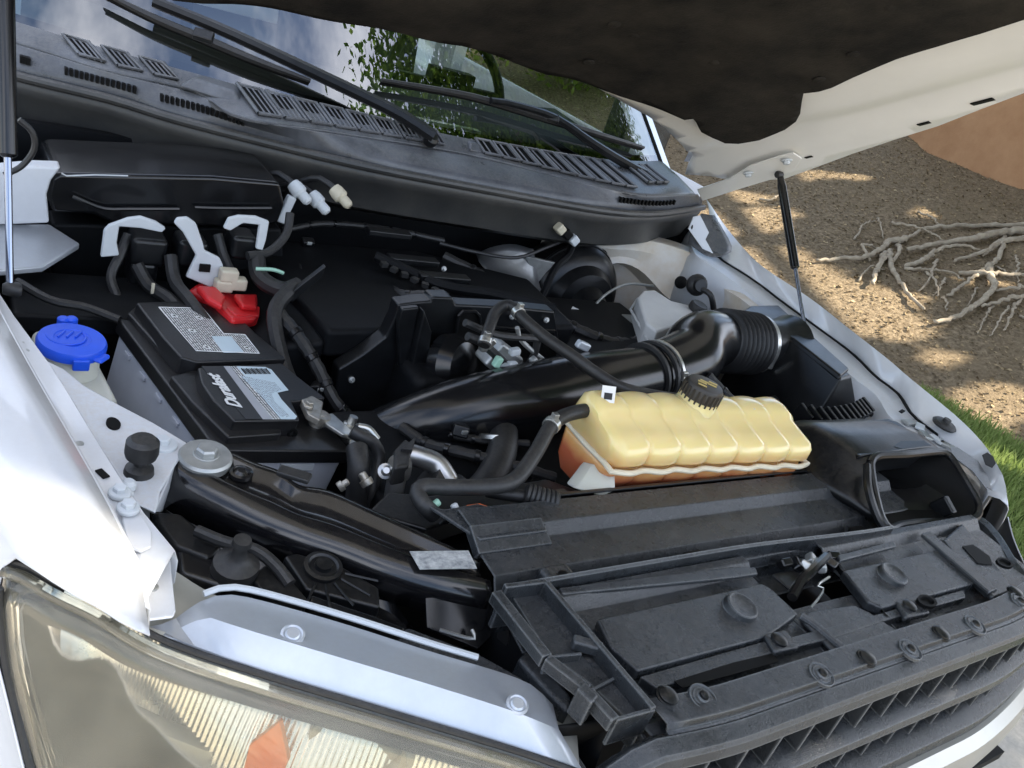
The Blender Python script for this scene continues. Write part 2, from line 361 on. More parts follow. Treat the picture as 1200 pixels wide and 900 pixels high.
sheet('ground', xs, ys, lambda x, y: H(x, y) - .004, M['dirt'])
mb = MB(); mb.prism([V(-40, -40, .03), V(2.35, -40, .03), V(2.35, 12, .03), V(-40, 12, .03)], (0, 0, -.2)); o = mb.build('driveway', M['conc'], bevel=.01); o['kind'] = 'structure'
def lawn_edge(y): return 4.42 + .07 * math.sin(y * 5.1) + .06 * math.sin(y * 2.3 + 1)
mb = MB(); rows = []
for j in range(60):
    y = -8 + j * (10.1 / 59); e = max(2.36, min(lawn_edge(y), 6.5))
    rows.append([V(2.351 + (e - 2.351) * i / 30, y, H(2.351 + (e - 2.351) * i / 30, y) + .004) for i in range(31)])
o = mb.grid(rows).build('lawn', M['soil'], angle=180); o['kind'] = 'structure'

def leafmat(name, c1, c2, trans=.35):
    m = bpy.data.materials.new(name); m.use_nodes = True; N, L = nodes(m); out = N['Material Output']; N.remove(N['Principled BSDF'])
    oi = N.new('ShaderNodeNewGeometry'); r = N.new('ShaderNodeValToRGB'); r.color_ramp.elements[0].color = (*c1, 1); r.color_ramp.elements[1].color = (*c2, 1)
    L.new(oi.outputs['Random Per Island'], r.inputs[0])
    d = N.new('ShaderNodeBsdfDiffuse'); t = N.new('ShaderNodeBsdfTranslucent'); x = N.new('ShaderNodeMixShader'); x.inputs[0].default_value = trans
    L.new(r.outputs[0], d.inputs[0]); L.new(r.outputs[0], t.inputs[0]); L.new(d.outputs[0], x.inputs[1]); L.new(t.outputs[0], x.inputs[2]); L.new(x.outputs[0], out.inputs[0]); return m
M['grass'] = leafmat('grass_blade', (.15, .22, .055), (.32, .39, .14), .4)
M['leafA'] = leafmat('tree_leaf', (.045, .10, .018), (.13, .22, .04), .4)
M['litter'] = leafmat('dead_leaf_litter', (.07, .048, .028), (.46, .36, .22), .1)
M['bark'] = mat('bark', (.14, .105, .075), .9, col2=(.22, .18, .13), nscale=12, bump=.8, bscale=30)
M['root'] = mat('weathered_root', (.26, .21, .15), .9, col2=(.42, .36, .27), nscale=16, bump=.6, bscale=40)
M['terra'] = mat('rust_stucco', (.33, .175, .085), .9, col2=(.42, .24, .125), nscale=3, bump=.6, bscale=60)
M['terrad'] = mat('rust_stucco_joint', (.16, .07, .035), .95)

rg = random.Random(3)
mb = MB()
for i in range(26000):                                 # blades of grass on the strip beside the truck
    y = rg.uniform(-2.0, 2.12); e = max(2.4, min(lawn_edge(y), 6.5)); x = e - abs(rg.gauss(0, .9)) if rg.random() < .75 else rg.uniform(2.5, e)
    x += rg.uniform(-.02, .12)
    if x < 2.4: continue
    z = H(x, y); a = rg.uniform(0, 6.28); h = rg.uniform(.04, .095); wd = rg.uniform(.003, .006); l = rg.uniform(0, .05); b = rg.uniform(0, 6.28)
    dx, dy = math.cos(a) * wd, math.sin(a) * wd; lx, ly = math.cos(b) * l, math.sin(b) * l
    mb.add([(x - dx, y - dy, z), (x + dx, y + dy, z), (x + dx * .6 + lx * .4, y + dy * .6 + ly * .4, z + h * .6), (x - dx * .6 + lx * .4, y - dy * .6 + ly * .4, z + h * .6), (x + lx, y + ly, z + h)], [(0, 1, 2, 3), (3, 2, 4)])
def fastbuild(mb, name, mat_, parent=None):
    me = bpy.data.meshes.new(name); me.from_pydata(mb.v, [], mb.f); me.materials.append(mat_)
    o = bpy.data.objects.new(name, me); COL.objects.link(o); o.parent = parent; return o
o = fastbuild(mb, 'grass', M['grass']); o['kind'] = 'stuff'; o['label'] = 'short green grass along the strip right of the truck'; o['category'] = 'grass'
mb = MB()
for i in range(80000):                                 # dead leaves, bark chips and small stones on the bank
    x = rg.uniform(4.3, 11.5); y = rg.uniform(.8, 11)
    if x < lawn_edge(y) - .05 and rg.random() < .93: continue
    z = H(x, y) + .001; s = rg.choice((.004, .006, .008, .010, .015)) * rg.uniform(.7, 1.4); a = rg.uniform(0, 6.28); t = rg.uniform(-.5, .5)
    ca, sa = math.cos(a) * s, math.sin(a) * s; k = rg.uniform(.3, .7)
    mb.add([(x - ca, y - sa, z + rg.random() * .4 * s), (x + sa * k, y - ca * k, z + t * s + .4 * s), (x + ca, y + sa, z + rg.random() * .5 * s), (x - sa * k, y + ca * k, z - t * s + .4 * s)], [(0, 1, 2, 3)])
o = fastbuild(mb, 'leaf_litter', M['litter']); o['kind'] = 'stuff'; o['label'] = 'dry leaf litter and bark chips over the dirt bank'; o['category'] = 'leaf litter'

# rust coloured stucco wall on the bank

def atg(px, py):
    """where the sight line through a photo pixel meets the terrain"""
    d = RT * ((px - 600) / F) + DN * ((py - 450) / F) + FW; t = 3.0
    while t < 60:
        q = CAM + d * t
        if q.z < H(q.x, q.y): return q
        t += .02
    return q
wl = thing('stucco_wall', 'low rust orange stucco wall on the dirt bank', 'wall', (8.7, 5, H(8.7, 5)))
zt = H(8.7, 5) + 1.25; zb = H(8.7, 5) - .6
plan = [(8.74, 5.88), (8.5, 5.42), (8.42, 1.5), (9.6, 1.5), (9.6, 5.88)]
keep(MB().prism([V(x, y, zt) for x, y in plan], (0, 0, zb - zt)).build('block', M['terra'], bevel=.02), wl)
keep(MB().prism([V(8.70 + (x - 8.9) * 1.06 + .2, 3.7 + (y - 3.7) * 1.03, zt + .09) for x, y in plan], (0, 0, -.088)).build('coping', M['terra'], bevel=.02), wl)
RC = [(30, [(1240, 300), (1090, 310), (950, 340), (820, 360), (700, 380), (640, 395)]), (20, [(1240, 275), (1000, 270), (850, 275), (740, 290), (680, 310), (610, 350)]),
 (11, [(580, 250), (680, 290), (770, 330), (830, 340)]), (22, [(640, 340), (560, 350), (530, 380), (480, 410), (420, 430), (340, 430), (220, 440)]),
 (22, [(540, 400), (520, 450), (490, 500), (475, 555)]), (20, [(560, 400), (570, 470), (610, 540), (670, 620), (720, 670)]),
 (18, [(640, 460), (720, 440), (780, 400), (880, 375), (960, 385), (1000, 390)]), (18, [(1100, 320), (1080, 400), (1050, 450), (1020, 470), (950, 520), (840, 595)]),
 (18, [(1090, 340), (1040, 380), (1000, 410)]), (24, [(1020, 470), (1030, 530), (1050, 560), (1000, 620), (930, 670), (850, 715), (760, 735)]),
 (14, [(1240, 545), (1130, 575), (1050, 570)]), (17, [(1240, 590), (1100, 630), (990, 650)]), (11, [(640, 465), (740, 480), (840, 500), (920, 525)]),
 (11, [(790, 420), (760, 480), (740, 540), (700, 570)]), (9, [(1160, 400), (1160, 460), (1170, 530)]), (8, [(1050, 640), (1010, 700), (980, 765)]),
 (8, [(1130, 640), (1070, 720), (1040, 780)]), (11, [(1180, 610), (1130, 680), (1105, 760)]), (18, [(890, 490), (980, 510), (1100, 515), (1240, 500)]),
 (11, [(480, 430), (430, 380), (520, 370)]), (8, [(400, 330), (440, 270), (510, 240)]), (8, [(830, 510), (800, 560), (775, 590)]),
 (7, [(980, 550), (950, 610), (935, 640)]), (8, [(810, 600), (825, 630), (830, 660)]), (18, [(600, 360), (600, 400), (580, 440)]), (8, [(510, 230), (510, 260), (540, 320)]),
 (22, [(1240, 330), (1110, 345), (1000, 400), (860, 440)]), (9, [(700, 200), (760, 240), (820, 280)]), (9, [(1180, 690), (1210, 740), (1240, 770)]), (10, [(740, 480), (770, 560), (790, 600)]),
 (9, [(-40, 140), (10, 150), (60, 110)]), (9, [(-300, -20), (-240, 10), (-160, 0)]), (7, [(420, 520), (470, 470), (540, 470)]), (7, [(1060, 450), (1090, 500), (1120, 500)])]
rt = thing('tree_roots', 'tangle of exposed grey-brown tree roots on the dirt bank', 'roots', atg(1100, 300))
for rr_, pts in RC:
    P = [atg(900 + x / 4, 200 + y / 4) for x, y in pts]; r0 = rr_ * .0012
    P = [p + V(0, 0, r0 * .9 + (.05 * math.sin(3.14 * i / (len(P) - 1)) if rr_ < 20 else .02) * rg.uniform(.4, 1.2)) for i, p in enumerate(P)]
    n = 6 * len(P); Q = spline(P, n); Q = [q + V(rg.gauss(0, .006), rg.gauss(0, .006), rg.gauss(0, .005)) for q in Q]
    rad = [r0 * (1.05 - .55 * i / (n - 1)) * rg.uniform(.88, 1.12) for i in range(n)]
    keep(MB().tube(Q, rad, 8).build('root', M['root'], angle=180), rt)

def tree(name, label, base, top, blobs, nleaf, leaf, seed, holes=(), tr=.16, group='shade trees round the truck'):
    rg = random.Random(seed); t = thing(name, label, 'tree', base, group=group)
    base = Vector(base); top = Vector(top); mb = MB()
    mb.tube(spline([base - V(0, 0, .3), base.lerp(top, .35) + V(.12, -.1, 0), base.lerp(top, .7) + V(-.1, .12, 0), top], 14), [tr * (1.25 - .05 * i) if i else tr * 1.6 for i in range(14)], 12)
    for c, r in blobs:
        c = Vector(c); s = base.lerp(top, rg.uniform(.6, .95))
        mb.tube(spline([s, s.lerp(c, .5) + V(rg.uniform(-.3, .3), rg.uniform(-.3, .3), .2), c], 8), [tr * .5 * (1 - .11 * i) for i in range(8)], 7)
    keep(mb.build('trunk', M['bark'], angle=180), t)
    lb = MB(); tot = sum(r[0] * r[1] * r[2] for _, r in blobs)
    for c, r in blobs:
        n = int(nleaf * r[0] * r[1] * r[2] / tot); tw = max(1, n // 26)
        for k in range(tw):
            while True:
                p = V(rg.uniform(-1, 1), rg.uniform(-1, 1), rg.uniform(-1, 1))
                if .25 < p.length < 1: break
            p = Vector(c) + V(p.x * r[0], p.y * r[1], p.z * r[2])
            for _ in range(26):
                q = p + V(rg.gauss(0, .22), rg.gauss(0, .22), rg.gauss(0, .16))
                if any(((q - a) - b * (q - a).dot(b)).length < h for a, b, h in holes): continue
                d = V(rg.gauss(0, 1), rg.gauss(0, 1), rg.gauss(-.3, .6)).normalized(); e = d.cross(V(rg.gauss(0, 1), rg.gauss(0, 1), rg.gauss(0, 1))).normalized()
                l = leaf * rg.uniform(.7, 1.3); wd = l * .28
                lb.add([q, q + d * l * .5 + e * wd, q + d * l, q + d * l * .5 - e * wd], [(0, 1, 2, 3)])
    keep(fastbuild(lb, 'crown', M['leafA']), t); return t
def hole(px, py, z, r):
    p = at(px, py, Z=z) if z is not None else atg(px, py)
    return (p, SUN, r)
# gaps in the crowns through which the sun reaches the fender and the bank
HOLES = [hole(48, 612, 1.055, .060), hole(76, 655, 1.05, .052), hole(15, 585, 1.05, .045), hole(130, 714, 1.05, .045),
         hole(975, 345, None, .33), hole(1010, 372, None, .30), hole(1045, 385, None, .22), hole(935, 320, None, .25), hole(850, 260, None, .35), hole(900, 250, None, .2), hole(940, 205, None, .22), hole(1000, 208, None, .15),
         hole(1180, 470, None, .25), hole(1150, 490, None, .15), hole(820, 300, None, .3), hole(1165, 560, None, .35), hole(1195, 600, None, .4), hole(1140, 480, None, .15), hole(900, 300, None, .25), hole(870, 230, None, .22), hole(1060, 350, None, .16), hole(1100, 420, None, .14), hole(1150, 330, None, .14), hole(1090, 250, None, .15)]
tree('shade_tree', 'leafy green tree mirrored in the windshield, its crown arching over the truck', (9.5, -2.5, H(9.5, -2.5)), (6.5, -.5, 6.0),
     [((4.2, .2, 6.2), (3.0, 3.0, 1.5)), ((6.8, 2.5, 6.8), (2.8, 3.0, 1.7)), ((6.2, -2.0, 7.2), (3.0, 2.6, 1.8)), ((3.0, 3.2, 5.6), (2.2, 2.4, 1.1)), ((9.0, .5, 7.8), (2.6, 3.0, 1.8)), ((2.5, -1.7, 5.3), (2.3, 2.3, 1.2)), ((3.9, -3.2, 6.4), (2.2, 2.2, 1.3))], 230000, .085, 11, HOLES, .26)
tree('shade_tree', 'tall leafy tree standing on the dirt bank above the roots', (13.0, 5.5, H(13, 5.5)), (11.5, 5.0, 8.5),
     [((10.5, 4.5, 8.2), (3.4, 3.4, 2.0)), ((13.8, 3.5, 9), (3, 3, 2)), ((11.2, .8, 7.6), (2.8, 2.8, 1.5)), ((9.8, -1.6, 7.4), (2.4, 2.4, 1.4)), ((13.5, 1.0, 9), (2.6, 2.6, 1.6))], 170000, .10, 12, HOLES, .28)
M['leafB'] = leafmat('sunlit_shrub_leaf', (.10, .16, .03), (.26, .32, .07), .5)
for k, (x, y) in enumerate([(3.9, 9.3), (5.9, 8.9), (7.9, 8.7), (10.0, 9.2)]):
    sh = thing('shrub', ['leafy shrub beyond the windshield, leftmost of the row', 'leafy shrub beyond the windshield, second from the left', 'leafy shrub beyond the windshield, third from the left', 'leafy shrub beyond the windshield, rightmost of the row'][k], 'shrub', (x, y, H(x, y)), group='shrubs behind the truck')
    lb = MB(); st = MB()
    for q in range(9): st.tube(spline([V(x, y, H(x, y) - .1), V(x + rg.uniform(-.3, .3), y + rg.uniform(-.3, .3), H(x, y) + .6), V(x + rg.uniform(-.8, .8), y + rg.uniform(-.6, .6), H(x, y) + 1.6)], 6), .02, 5)
    keep(st.build('stem', M['bark']), sh)
    for q in range(420):
        while True:
            p = V(rg.uniform(-1, 1), rg.uniform(-1, 1), rg.uniform(-1, 1))
            if .3 < p.length < 1: break
        p = V(x + p.x * 1.35, y + p.y * .95, H(x, y) + 1.25 + p.z * 1.2)
        for _ in range(16):
            c = p + V(rg.gauss(0, .12), rg.gauss(0, .12), rg.gauss(0, .1)); d = V(rg.gauss(0, 1), rg.gauss(0, 1), rg.gauss(0, .7)).normalized(); e = d.cross(V(rg.gauss(0, 1), rg.gauss(0, 1), rg.gauss(0, 1))).normalized(); l = rg.uniform(.07, .13)
            lb.add([c, c + d * l * .5 + e * l * .28, c + d * l, c + d * l * .5 - e * l * .28], [(0, 1, 2, 3)])
    keep(fastbuild(lb, 'crown', M['leafB']), sh)
for k, (x, y) in enumerate([(2.5, 15), (6.5, 13.5), (11, 13)]):
    tree('bank_tree', ['yellow-green tree seen through the windshield, farthest from the stucco wall', 'yellow-green tree seen through the windshield, middle one of the row', 'yellow-green tree seen through the windshield, nearest the stucco wall'][k],
         (x, y, H(x, y)), (x + .3, y, H(x, y) + 3.4), [((x, y, H(x, y) + 3.6), (2.4, 1.8, 1.7)), ((x + 1, y - .6, H(x, y) + 2.2), (1.7, 1.4, 1.2)), ((x - 1.2, y - .3, H(x, y) + 2.0), (1.7, 1.4, 1.2))], 15000, .2, 20 + k, (), .2, 'trees behind the truck')

# ================================================================== the truck
T = thing('truck', 'white truck with its hood open, engine bay facing the camera', 'truck')
def march(px, py, f, t0=.3, t1=8):
    d = RT * ((px - 600) / F) + DN * ((py - 450) / F) + FW; a = t0; fa = f(CAM + d * a); n = 400
    for i in range(1, n + 1):
        b = t0 + (t1 - t0) * i / n; fb = f(CAM + d * b)
        if fa * fb <= 0:
            for _ in range(30):
                c = (a + b) / 2; fc = f(CAM + d * c)
                if fa * fc <= 0: b = c
                else: a, fa = c, fc
            return CAM + d * a
        a, fa = b, fb
    return CAM + d * t1
def draped(name, poly, fn, step, mat_, parent, solid=.003, angle=60, holes=(), label=None, offset=-1):
    """flat outline in (u, v) cut into a lattice and laid over the surface fn(u, v)"""
    bm = bmesh.new(); bm.faces.new([bm.verts.new((u, v, 0)) for u, v in poly])
    us = [p[0] for p in poly]; vs = [p[1] for p in poly]
    for lo, hi, k in ((min(us), max(us), 0), (min(vs), max(vs), 1)):
        x = lo + step
        while x < hi:
            co = [0, 0, 0]; no = [0, 0, 0]; co[k] = x; no[k] = 1
            bmesh.ops.bisect_plane(bm, geom=bm.verts[:] + bm.edges[:] + bm.faces[:], plane_co=co, plane_no=no); x += step
    for v in bm.verts: v.co = fn(v.co.x, v.co.y)
    me = bpy.data.meshes.new(name); bmesh.ops.triangulate(bm, faces=[f for f in bm.faces if len(f.verts) > 4])
    bmesh.ops.recalc_face_normals(bm, faces=bm.faces); bm.to_mesh(me); bm.free(); me.materials.append(mat_); me.shade_smooth(); me.set_sharp_from_angle(angle=R(angle))
    o = bpy.data.objects.new(name, me); COL.objects.link(o); o.parent = parent
    if solid: md = o.modifiers.new('solid', 'SOLIDIFY'); md.thickness = solid; md.offset = offset
    if label: o['label'] = label
    return o
def smooth01(a, b, x): t = max(0, min(1, (x - a) / (b - a))); return t * t * (3 - 2 * t)

# ---------------- hood
HC, HS = math.cos(R(31)), math.sin(R(31)); H0 = V(0, 1.2, 1.25); HDIR = V(0, -HC, HS); HN = V(0, HS, HC)
def HD(x, t, off=0.0): return V(x, 0, 0) + H0 + HDIR * t + HN * (.08 * (1 - (x / .75) ** 2) + off)
def hoodpx(px, py, off=0.0):
    q = march(px, py, lambda q: (q - H0).dot(HN) - .08 * (1 - (q.x / .75) ** 2) - off, .3, 5); return q.x, (q - H0).dot(HDIR)
hood = MB().box((0, 1.35, 1.19), (.3, .02, .01)).build('hood', M['white'], T)     # hinge cross rail, carries the hood's pieces
edge = [hoodpx(*p) for p in [(700, 95), (740, 118), (760, 129), (780, 144), (800, 164), (812, 183), (803, 200), (833, 202), (857, 207), (917, 206), (960, 190), (1000, 175), (1050, 158), (1100, 142), (1150, 122), (1200, 103)]]
rear_c = [hoodpx(*p) for p in [(640, 86), (530, 42)]]
xe, te = edge[-1]
right = edge + [(xe - .01, te + .2), (xe - .05, te + .36), (.60, te + .45), (.35, te + .50)]
left = [(-u, v + .13) for u, v in reversed(right[9:])] + [(-.72, .25), (-.60, .23), (-.45, .24), (-.30, .235)]
inner = right + left + [(-.15, .21), (0, .185)]
def hood_in(u, v):
    a = abs(u); lip = smooth01(.64, .67, a + .035 * smooth01(.5, .1, v))
    return HD(u, v, -.012 + .016 * lip - .012 * smooth01(.70, .72, a) * lip)
draped('inner_panel', inner, hood_in, .035, M['hoodin'], hood, .0015)
draped('outer_skin', [(u * 1.012, v + (.008 if v > .5 else -.012)) for u, v in inner], lambda u, v: HD(u, v, .03), .05, M['white'], hood, .0012)
ins = [hoodpx(*p, -.02) for p in [(640, 82), (700, 99), (760, 118), (803, 131), (812, 128), (816, 133), (822, 145), (835, 153), (850, 160), (866, 160), (890, 155), (920, 143), (933, 134), (938, 125), (940, 112), (942, 103), (960, 101), (975, 97), (1000, 86), (1050, 66), (1100, 50), (1150, 32), (1200, 12)]]
xi, ti = ins[-1]
ins_all = ins + [(xi, ti + .12), (.4, ti + .2), (0, ti + .24), (-.4, ti + .2), (-xi, ti + .12)] + [(-u, v) for u, v in reversed(ins[6:])] + [(-.30, .19), (-.12, .20)]
def ins_fn(u, v):
    q = .006 * math.sin(u * 9) * math.sin(v * 8) + .002 * math.sin(u * 31 + v * 17)
    return HD(u, v, -.026 + q)
draped('insulation_mat', ins_all, ins_fn, .02, M['felt'], hood, .006, label='dark felt insulation mat under the hood')
for p in [(745, 38), (1045, 5), (800, 45), (890, 30), (690, 70), (880, 135), (1000, 60), (960, 90), (720, 25), (838, 70)]:
    u, v = hoodpx(*p, -.026); MB().lathe(HD(u, v, -.030), -HN, [(.011, 0), (.011, .002), (.006, .004)], 14).build('retainer_clip', M['felt'], hood)
for p, sx, sy in [((1083, 139), .016, .005), ((1152, 113), .026, .008), ((948, 179), .012, .003)]:
    u, v = hoodpx(*p, .0); q = hood_in(u, v); MB().box(q - HN * .002, (.004 + sy * 1.6, sx * 1.5, .002), Matrix.Rotation(-R(31), 3, 'X')).build('slot', M['plug'], hood)
for sgn in (1, -1):
    def hp(px, py, off=-.02): u, v = hoodpx(px, py, off); q = HD(u, v, off); return V(q.x * sgn, q.y, q.z) + (HDIR * .14 if sgn < 0 else V(0, 0, 0))
    MB().prism([hp(817, 221), (hp(823, 234)), hp(870, 219), hp(913, 206), hp(932, 196), hp(940, 184), hp(930, 178), hp(915, 181), hp(880, 192), hp(855, 208)], HN * -.004).build('hinge_plate', M['hoodin'], hood, bevel=.002)
    for p in [(877, 203), (922, 188)]:
        bolt(hood, hp(*p, -.026), -HN, .0075, M['wplas'], 'hinge_bolt')
# ---------------- gas struts
def strut(sgn):
    lo = V(.78 * sgn, .776, 1.016); u, v = hoodpx(914, 200, -.02); hi = HD(u, v, -.03); hi = V(hi.x * sgn, hi.y, hi.z) + (HDIR * .14 if sgn < 0 else V(0, 0, 0))
    d = (hi - lo).normalized(); L = (hi - lo).length; k = .40
    g = MB().tube([lo, lo + d * (L * k + .02)], .0042, 12).build('gas_strut', M['rod'], T)
    mb = MB().lathe(lo + d * L * k, d, [(.006, 0), (.0105, .004), (.0105, L * (1 - k) - .03), (.0085, L * (1 - k) - .018), (.007, L * (1 - k))], 16); mb.build('cylinder', M['gloss'], g)
    MB().lathe(lo - V(.012 * sgn, 0, 0), (sgn, 0, 0), [(.007, 0), (.009, .003), (.009, .015), (.006, .02)], 12).build('ball_joint', M['rub'], g)
    MB().lathe(hi - V(.012 * sgn, 0, 0), (sgn, 0, 0), [(.007, 0), (.009, .003), (.009, .015), (.006, .02)], 12).build('ball_joint', M['rub'], g)
strut(1); strut(-1)

# ---------------- cowl, windshield, cab
seal = spline(ats([(-60, 66), (23, 90), (133, 117), (200, 138), (300, 164), (433, 196), (567, 222), (700, 246), (760, 251), (800, 247), (824, 243)], 1.14), 60)
ftop = spline(ats([(-60, 30), (23, 52), (127, 84), (227, 108), (283, 139), (400, 157), (560, 184), (700, 219), (760, 230), (815, 228)], 1.18), 60)
def cbase(x): return V(x, 1.2 + .35 * x * x, 1.205)
base = [cbase(-.80 + 1.56 * i / 59) for i in range(60)]
cowl = MB().grid([[p + V(0, .004, -.004) for p in seal], [a.lerp(b, .15) + V(0, .006, .012) for a, b in zip(seal, ftop)], [a.lerp(b, .85) + V(0, -.002, .006) for a, b in zip(seal, ftop)], ftop]).build('cowl_panel', M['plasg'], T, solid=.003)
MB().grid([ftop, [a.lerp(b, .06) + V(0, 0, .002) for a, b in zip(ftop, base)], [a.lerp(b, .5) + V(0, 0, .003) for a, b in zip(ftop, base)], base, [p + V(0, .03, -.02) for p in base]]).build('vent_panel', M['plasg'], cowl, solid=.003)
MB().tube(seal, .008, 10).build('weatherstrip', M['seal'], cowl)
MB().grid([[p + V(0, .004, -.006) for p in seal], [p + V(0, .012, -.03) for p in seal], [p + V(0, .018, -.036) for p in seal], [p + V(0, .03, -.085) for p in seal], [p + V(0, .06, -.10) for p in seal]]).build('cowl_front', M['seal'], cowl, solid=.003)
def ctop(i, k, dz=0):
    i = max(0, min(58.999, i)); j = int(i); f = i - j
    a = ftop[j].lerp(ftop[j + 1], f); b = base[j].lerp(base[j + 1], f); q = a.lerp(b, k); return q + V(0, 0, .0035 + dz)
def cidx(px):
    d = [(abs(CAMX(p) - px), i) for i, p in enumerate(ftop)]; return min(d)[1]
def CAMX(p): q = p - CAM; return 600 + F * q.dot(RT) / q.dot(FW)
def vent(px0, px1, skew=0, slats=5, k0=.14, k1=.9):
    i0, i1 = cidx(px0), cidx(px1)
    if i1 - i0 < .5: i1 = i0 + .8
    i1 -= .12; i0 += .12
    q = [ctop(i0, k0, .001), ctop(i1, k0, .001), ctop(i1 + skew, k1, .001), ctop(i0 + skew, k1, .001)]
    v_ = MB().prism(q, (0, 0, -.001)).build('vent', M['plug'], cowl)
    for s in range(slats):
        u = (s + .5) / slats; a = ctop(i0 + (i1 - i0) * u, k0, .002); b = ctop(i0 + (i1 - i0) * u + skew, k1, .002)
        mb = MB(); mb.tube([a, b], .0016, 4); mb.build('slat', M['plasg'], v_)
    fr = MB(); fr.tube([p + V(0, 0, .003) for p in q + [q[0]]], .003, 6, cap=False); fr.build('rim', M['plasg'], v_)
def vent_w(x0, x1, sk, slats, k0=.16, k1=.86):
    f = lambda x: next((i + (x - p.x) / (ftop[i + 1].x - p.x) for i, p in enumerate(ftop[:-1]) if p.x <= x <= ftop[i + 1].x), 0)
    g = lambda x: (x + .80) / 1.56 * 59
    def q(x, k, dz): 
        a, b = f(x), g(x); j = int(a); A = ftop[min(j, 58)].lerp(ftop[min(j + 1, 59)], a - j); B = cbase(x); return A.lerp(B, k) + V(0, 0, .0035 + dz)
    c = [q(x0, k0, .001), q(x1, k0, .001), q(x1 + sk, k1, .001), q(x0 + sk, k1, .001)]
    v_ = MB().prism(c, (0, 0, -.001)).build('vent', M['plug'], cowl)
    for s in range(slats):
        u = (s + .5) / slats; x = x0 + (x1 - x0) * u
        MB().tube([q(x, k0, .002), q(x + sk, k1, .002)], .0017, 4).build('slat', M['plasg'], v_)
    MB().tube([p + V(0, 0, .003) for p in c + [c[0]]], .0032, 6, cap=False).build('rim', M['plasg'], v_)
for x in (-.655, -.60, -.545): vent_w(x, x + .036, -.02, 4, .2, .85)
for x in (-.405, -.357, -.309, -.261, -.213, -.165, -.117, -.069): vent_w(x, x + .040, -.012, 4, .14, .90)
for x in (.065, .108, .151, .194, .237, .280, .323, .366, .409): vent_w(x, x + .036, -.014, 1, .14, .88)
for x in (.52, .56, .60): vent_w(x, x + .028, -.01, 1, .3, .8)
# upright rain gutter bosses on the vent panel
MB().box(ats([(255, 103)], 1.195)[0], (.07, .05, .02), Matrix.Rotation(R(-30), 3, 'Z'), 1.6).build('wiper_boss', M['plasg'], cowl, bevel=.006)
MB().box(ats([(545, 165)], 1.195)[0], (.03, .07, .014), Matrix.Rotation(R(10), 3, 'Z'), 1.4).build('joint_cover', M['plasg'], cowl, bevel=.004)
mb = MB()
for rng, n in (((24, 36), 4), ((78, 165), 14), ((190, 300), 18), ((737, 795), 16)):
    for k in range(n):
        px = rng[0] + (rng[1] - rng[0]) * k / n; i = min(range(60), key=lambda i: abs(CAMX(seal[i]) - px)); j = min(i + 1, 59) if CAMX(seal[i]) < px else max(i - 1, 0)
        d = CAMX(seal[j]) - CAMX(seal[i]); f = 0 if abs(d) < .1 else max(0, min(1, (px - CAMX(seal[i])) / d)); p = seal[i].lerp(seal[j], f); u = ftop[i].lerp(ftop[j], f)
        q = p.lerp(u, .30) + V(0, .002, .013); mb.box(q, (.0042, .012, .011))
o = mb.build('drain_slots', M['plug'], cowl); o['kind'] = 'stuff'
# windshield
def GS(x, s, off=0): return V(x * (1 - .10 * s), 1.2 + .35 * x * x + .79 * s - .6 * off, 1.205 + .61 * s + .8 * off)
def gl(px, py, off=0):
    return march(px, py, lambda q: (q.z - 1.205) - .772 * (q.y - 1.2 - .35 * q.x * q.x) - off * 1.27, 1.0, 4)
ws = MB().grid([[GS(-.76 + 1.52 * i / 40, s / 12 * 1.05 - .015) for i in range(41)] for s in range(13)]).build('windshield', M['glass'], T, label='sloping windshield mirroring sky and trees')
MB().grid([[GS(-.76 + 1.52 * i / 40, s, -.004) for i in range(41)] for s in (-.015, .02)]).build('frit_band', M['plug'], ws)
for sgn in (1, -1):
    a = [GS(sgn * .765, s) for s in (-.03, .3, .7, 1.05)]; b = [p + V(sgn * .045, .015, -.01) for p in a]; c = [p + V(sgn * .055, .09, -.03) for p in a]; d = [p + V(-sgn * .035, .03, -.025) for p in a]
    MB().grid([b, a, d, c, b]).build('windshield_pillar', M['white'], T)
    MB().tube(spline([p + V(-sgn * .012, -.002, .002) for p in a], 12), .006, 6).build('windshield_trim', M['plug'], ws)
cab = MB()
zt = 1.205 + .61 * 1.05; yt = 1.2 + .79 * 1.05
cab.grid([[V(x, yt + .35 * x * x * .8 + dy, zt + dz - .03 * (x / .7) ** 2) for x in [-.7 + .14 * i for i in range(11)]] for dy, dz in ((0, 0), (.15, .05), (.6, .08), (1.6, .05), (2.3, -.02))])
for sgn in (1, -1):
    cab.grid([[V(sgn * .90, 1.35 + y, z) for y in (0, .3, .6, 1.0, 1.5, 2.6, 3.2)] for z in (.35, .7, 1.0, 1.17)])
    cab.box((sgn * .80, 2.75, 1.5), (.05, .16, .78))
cab.grid([[V(x, 4.4, z) for x in (-.9, 0, .9)] for z in (.4, 1.2)])
cab.build('cab_shell', M['white'], T, solid=.02)
MB().grid([[V(x, 1.23 + .35 * x * x + dy, z) for x in [-.76 + .152 * i for i in range(11)]] for dy, z in ((0, 1.185), (.25, 1.175), (.5, 1.19), (.62, 1.16), (.62, .9))]).build('dashboard', M['matte'], T, solid=.02)
MB().box((0, 3.0, .75), (1.7, 3.4, .3)).build('cab_floor', M['matte'], T)
sw = MB(); cen = V(.40, 1.98, 1.17); nn = V(0, -.86, .5)
sw.tube([cen + (V(1, 0, 0) * math.cos(a) + V(0, .5, .86) * math.sin(a)) * .185 for a in [6.2832 * k / 32 for k in range(33)]], .016, 8, cap=False)
sw.box(cen, (.14, .05, .10)); sw.box(cen, (.34, .03, .03)); sw.build('steering_wheel', M['matte'], T, bevel=.004)
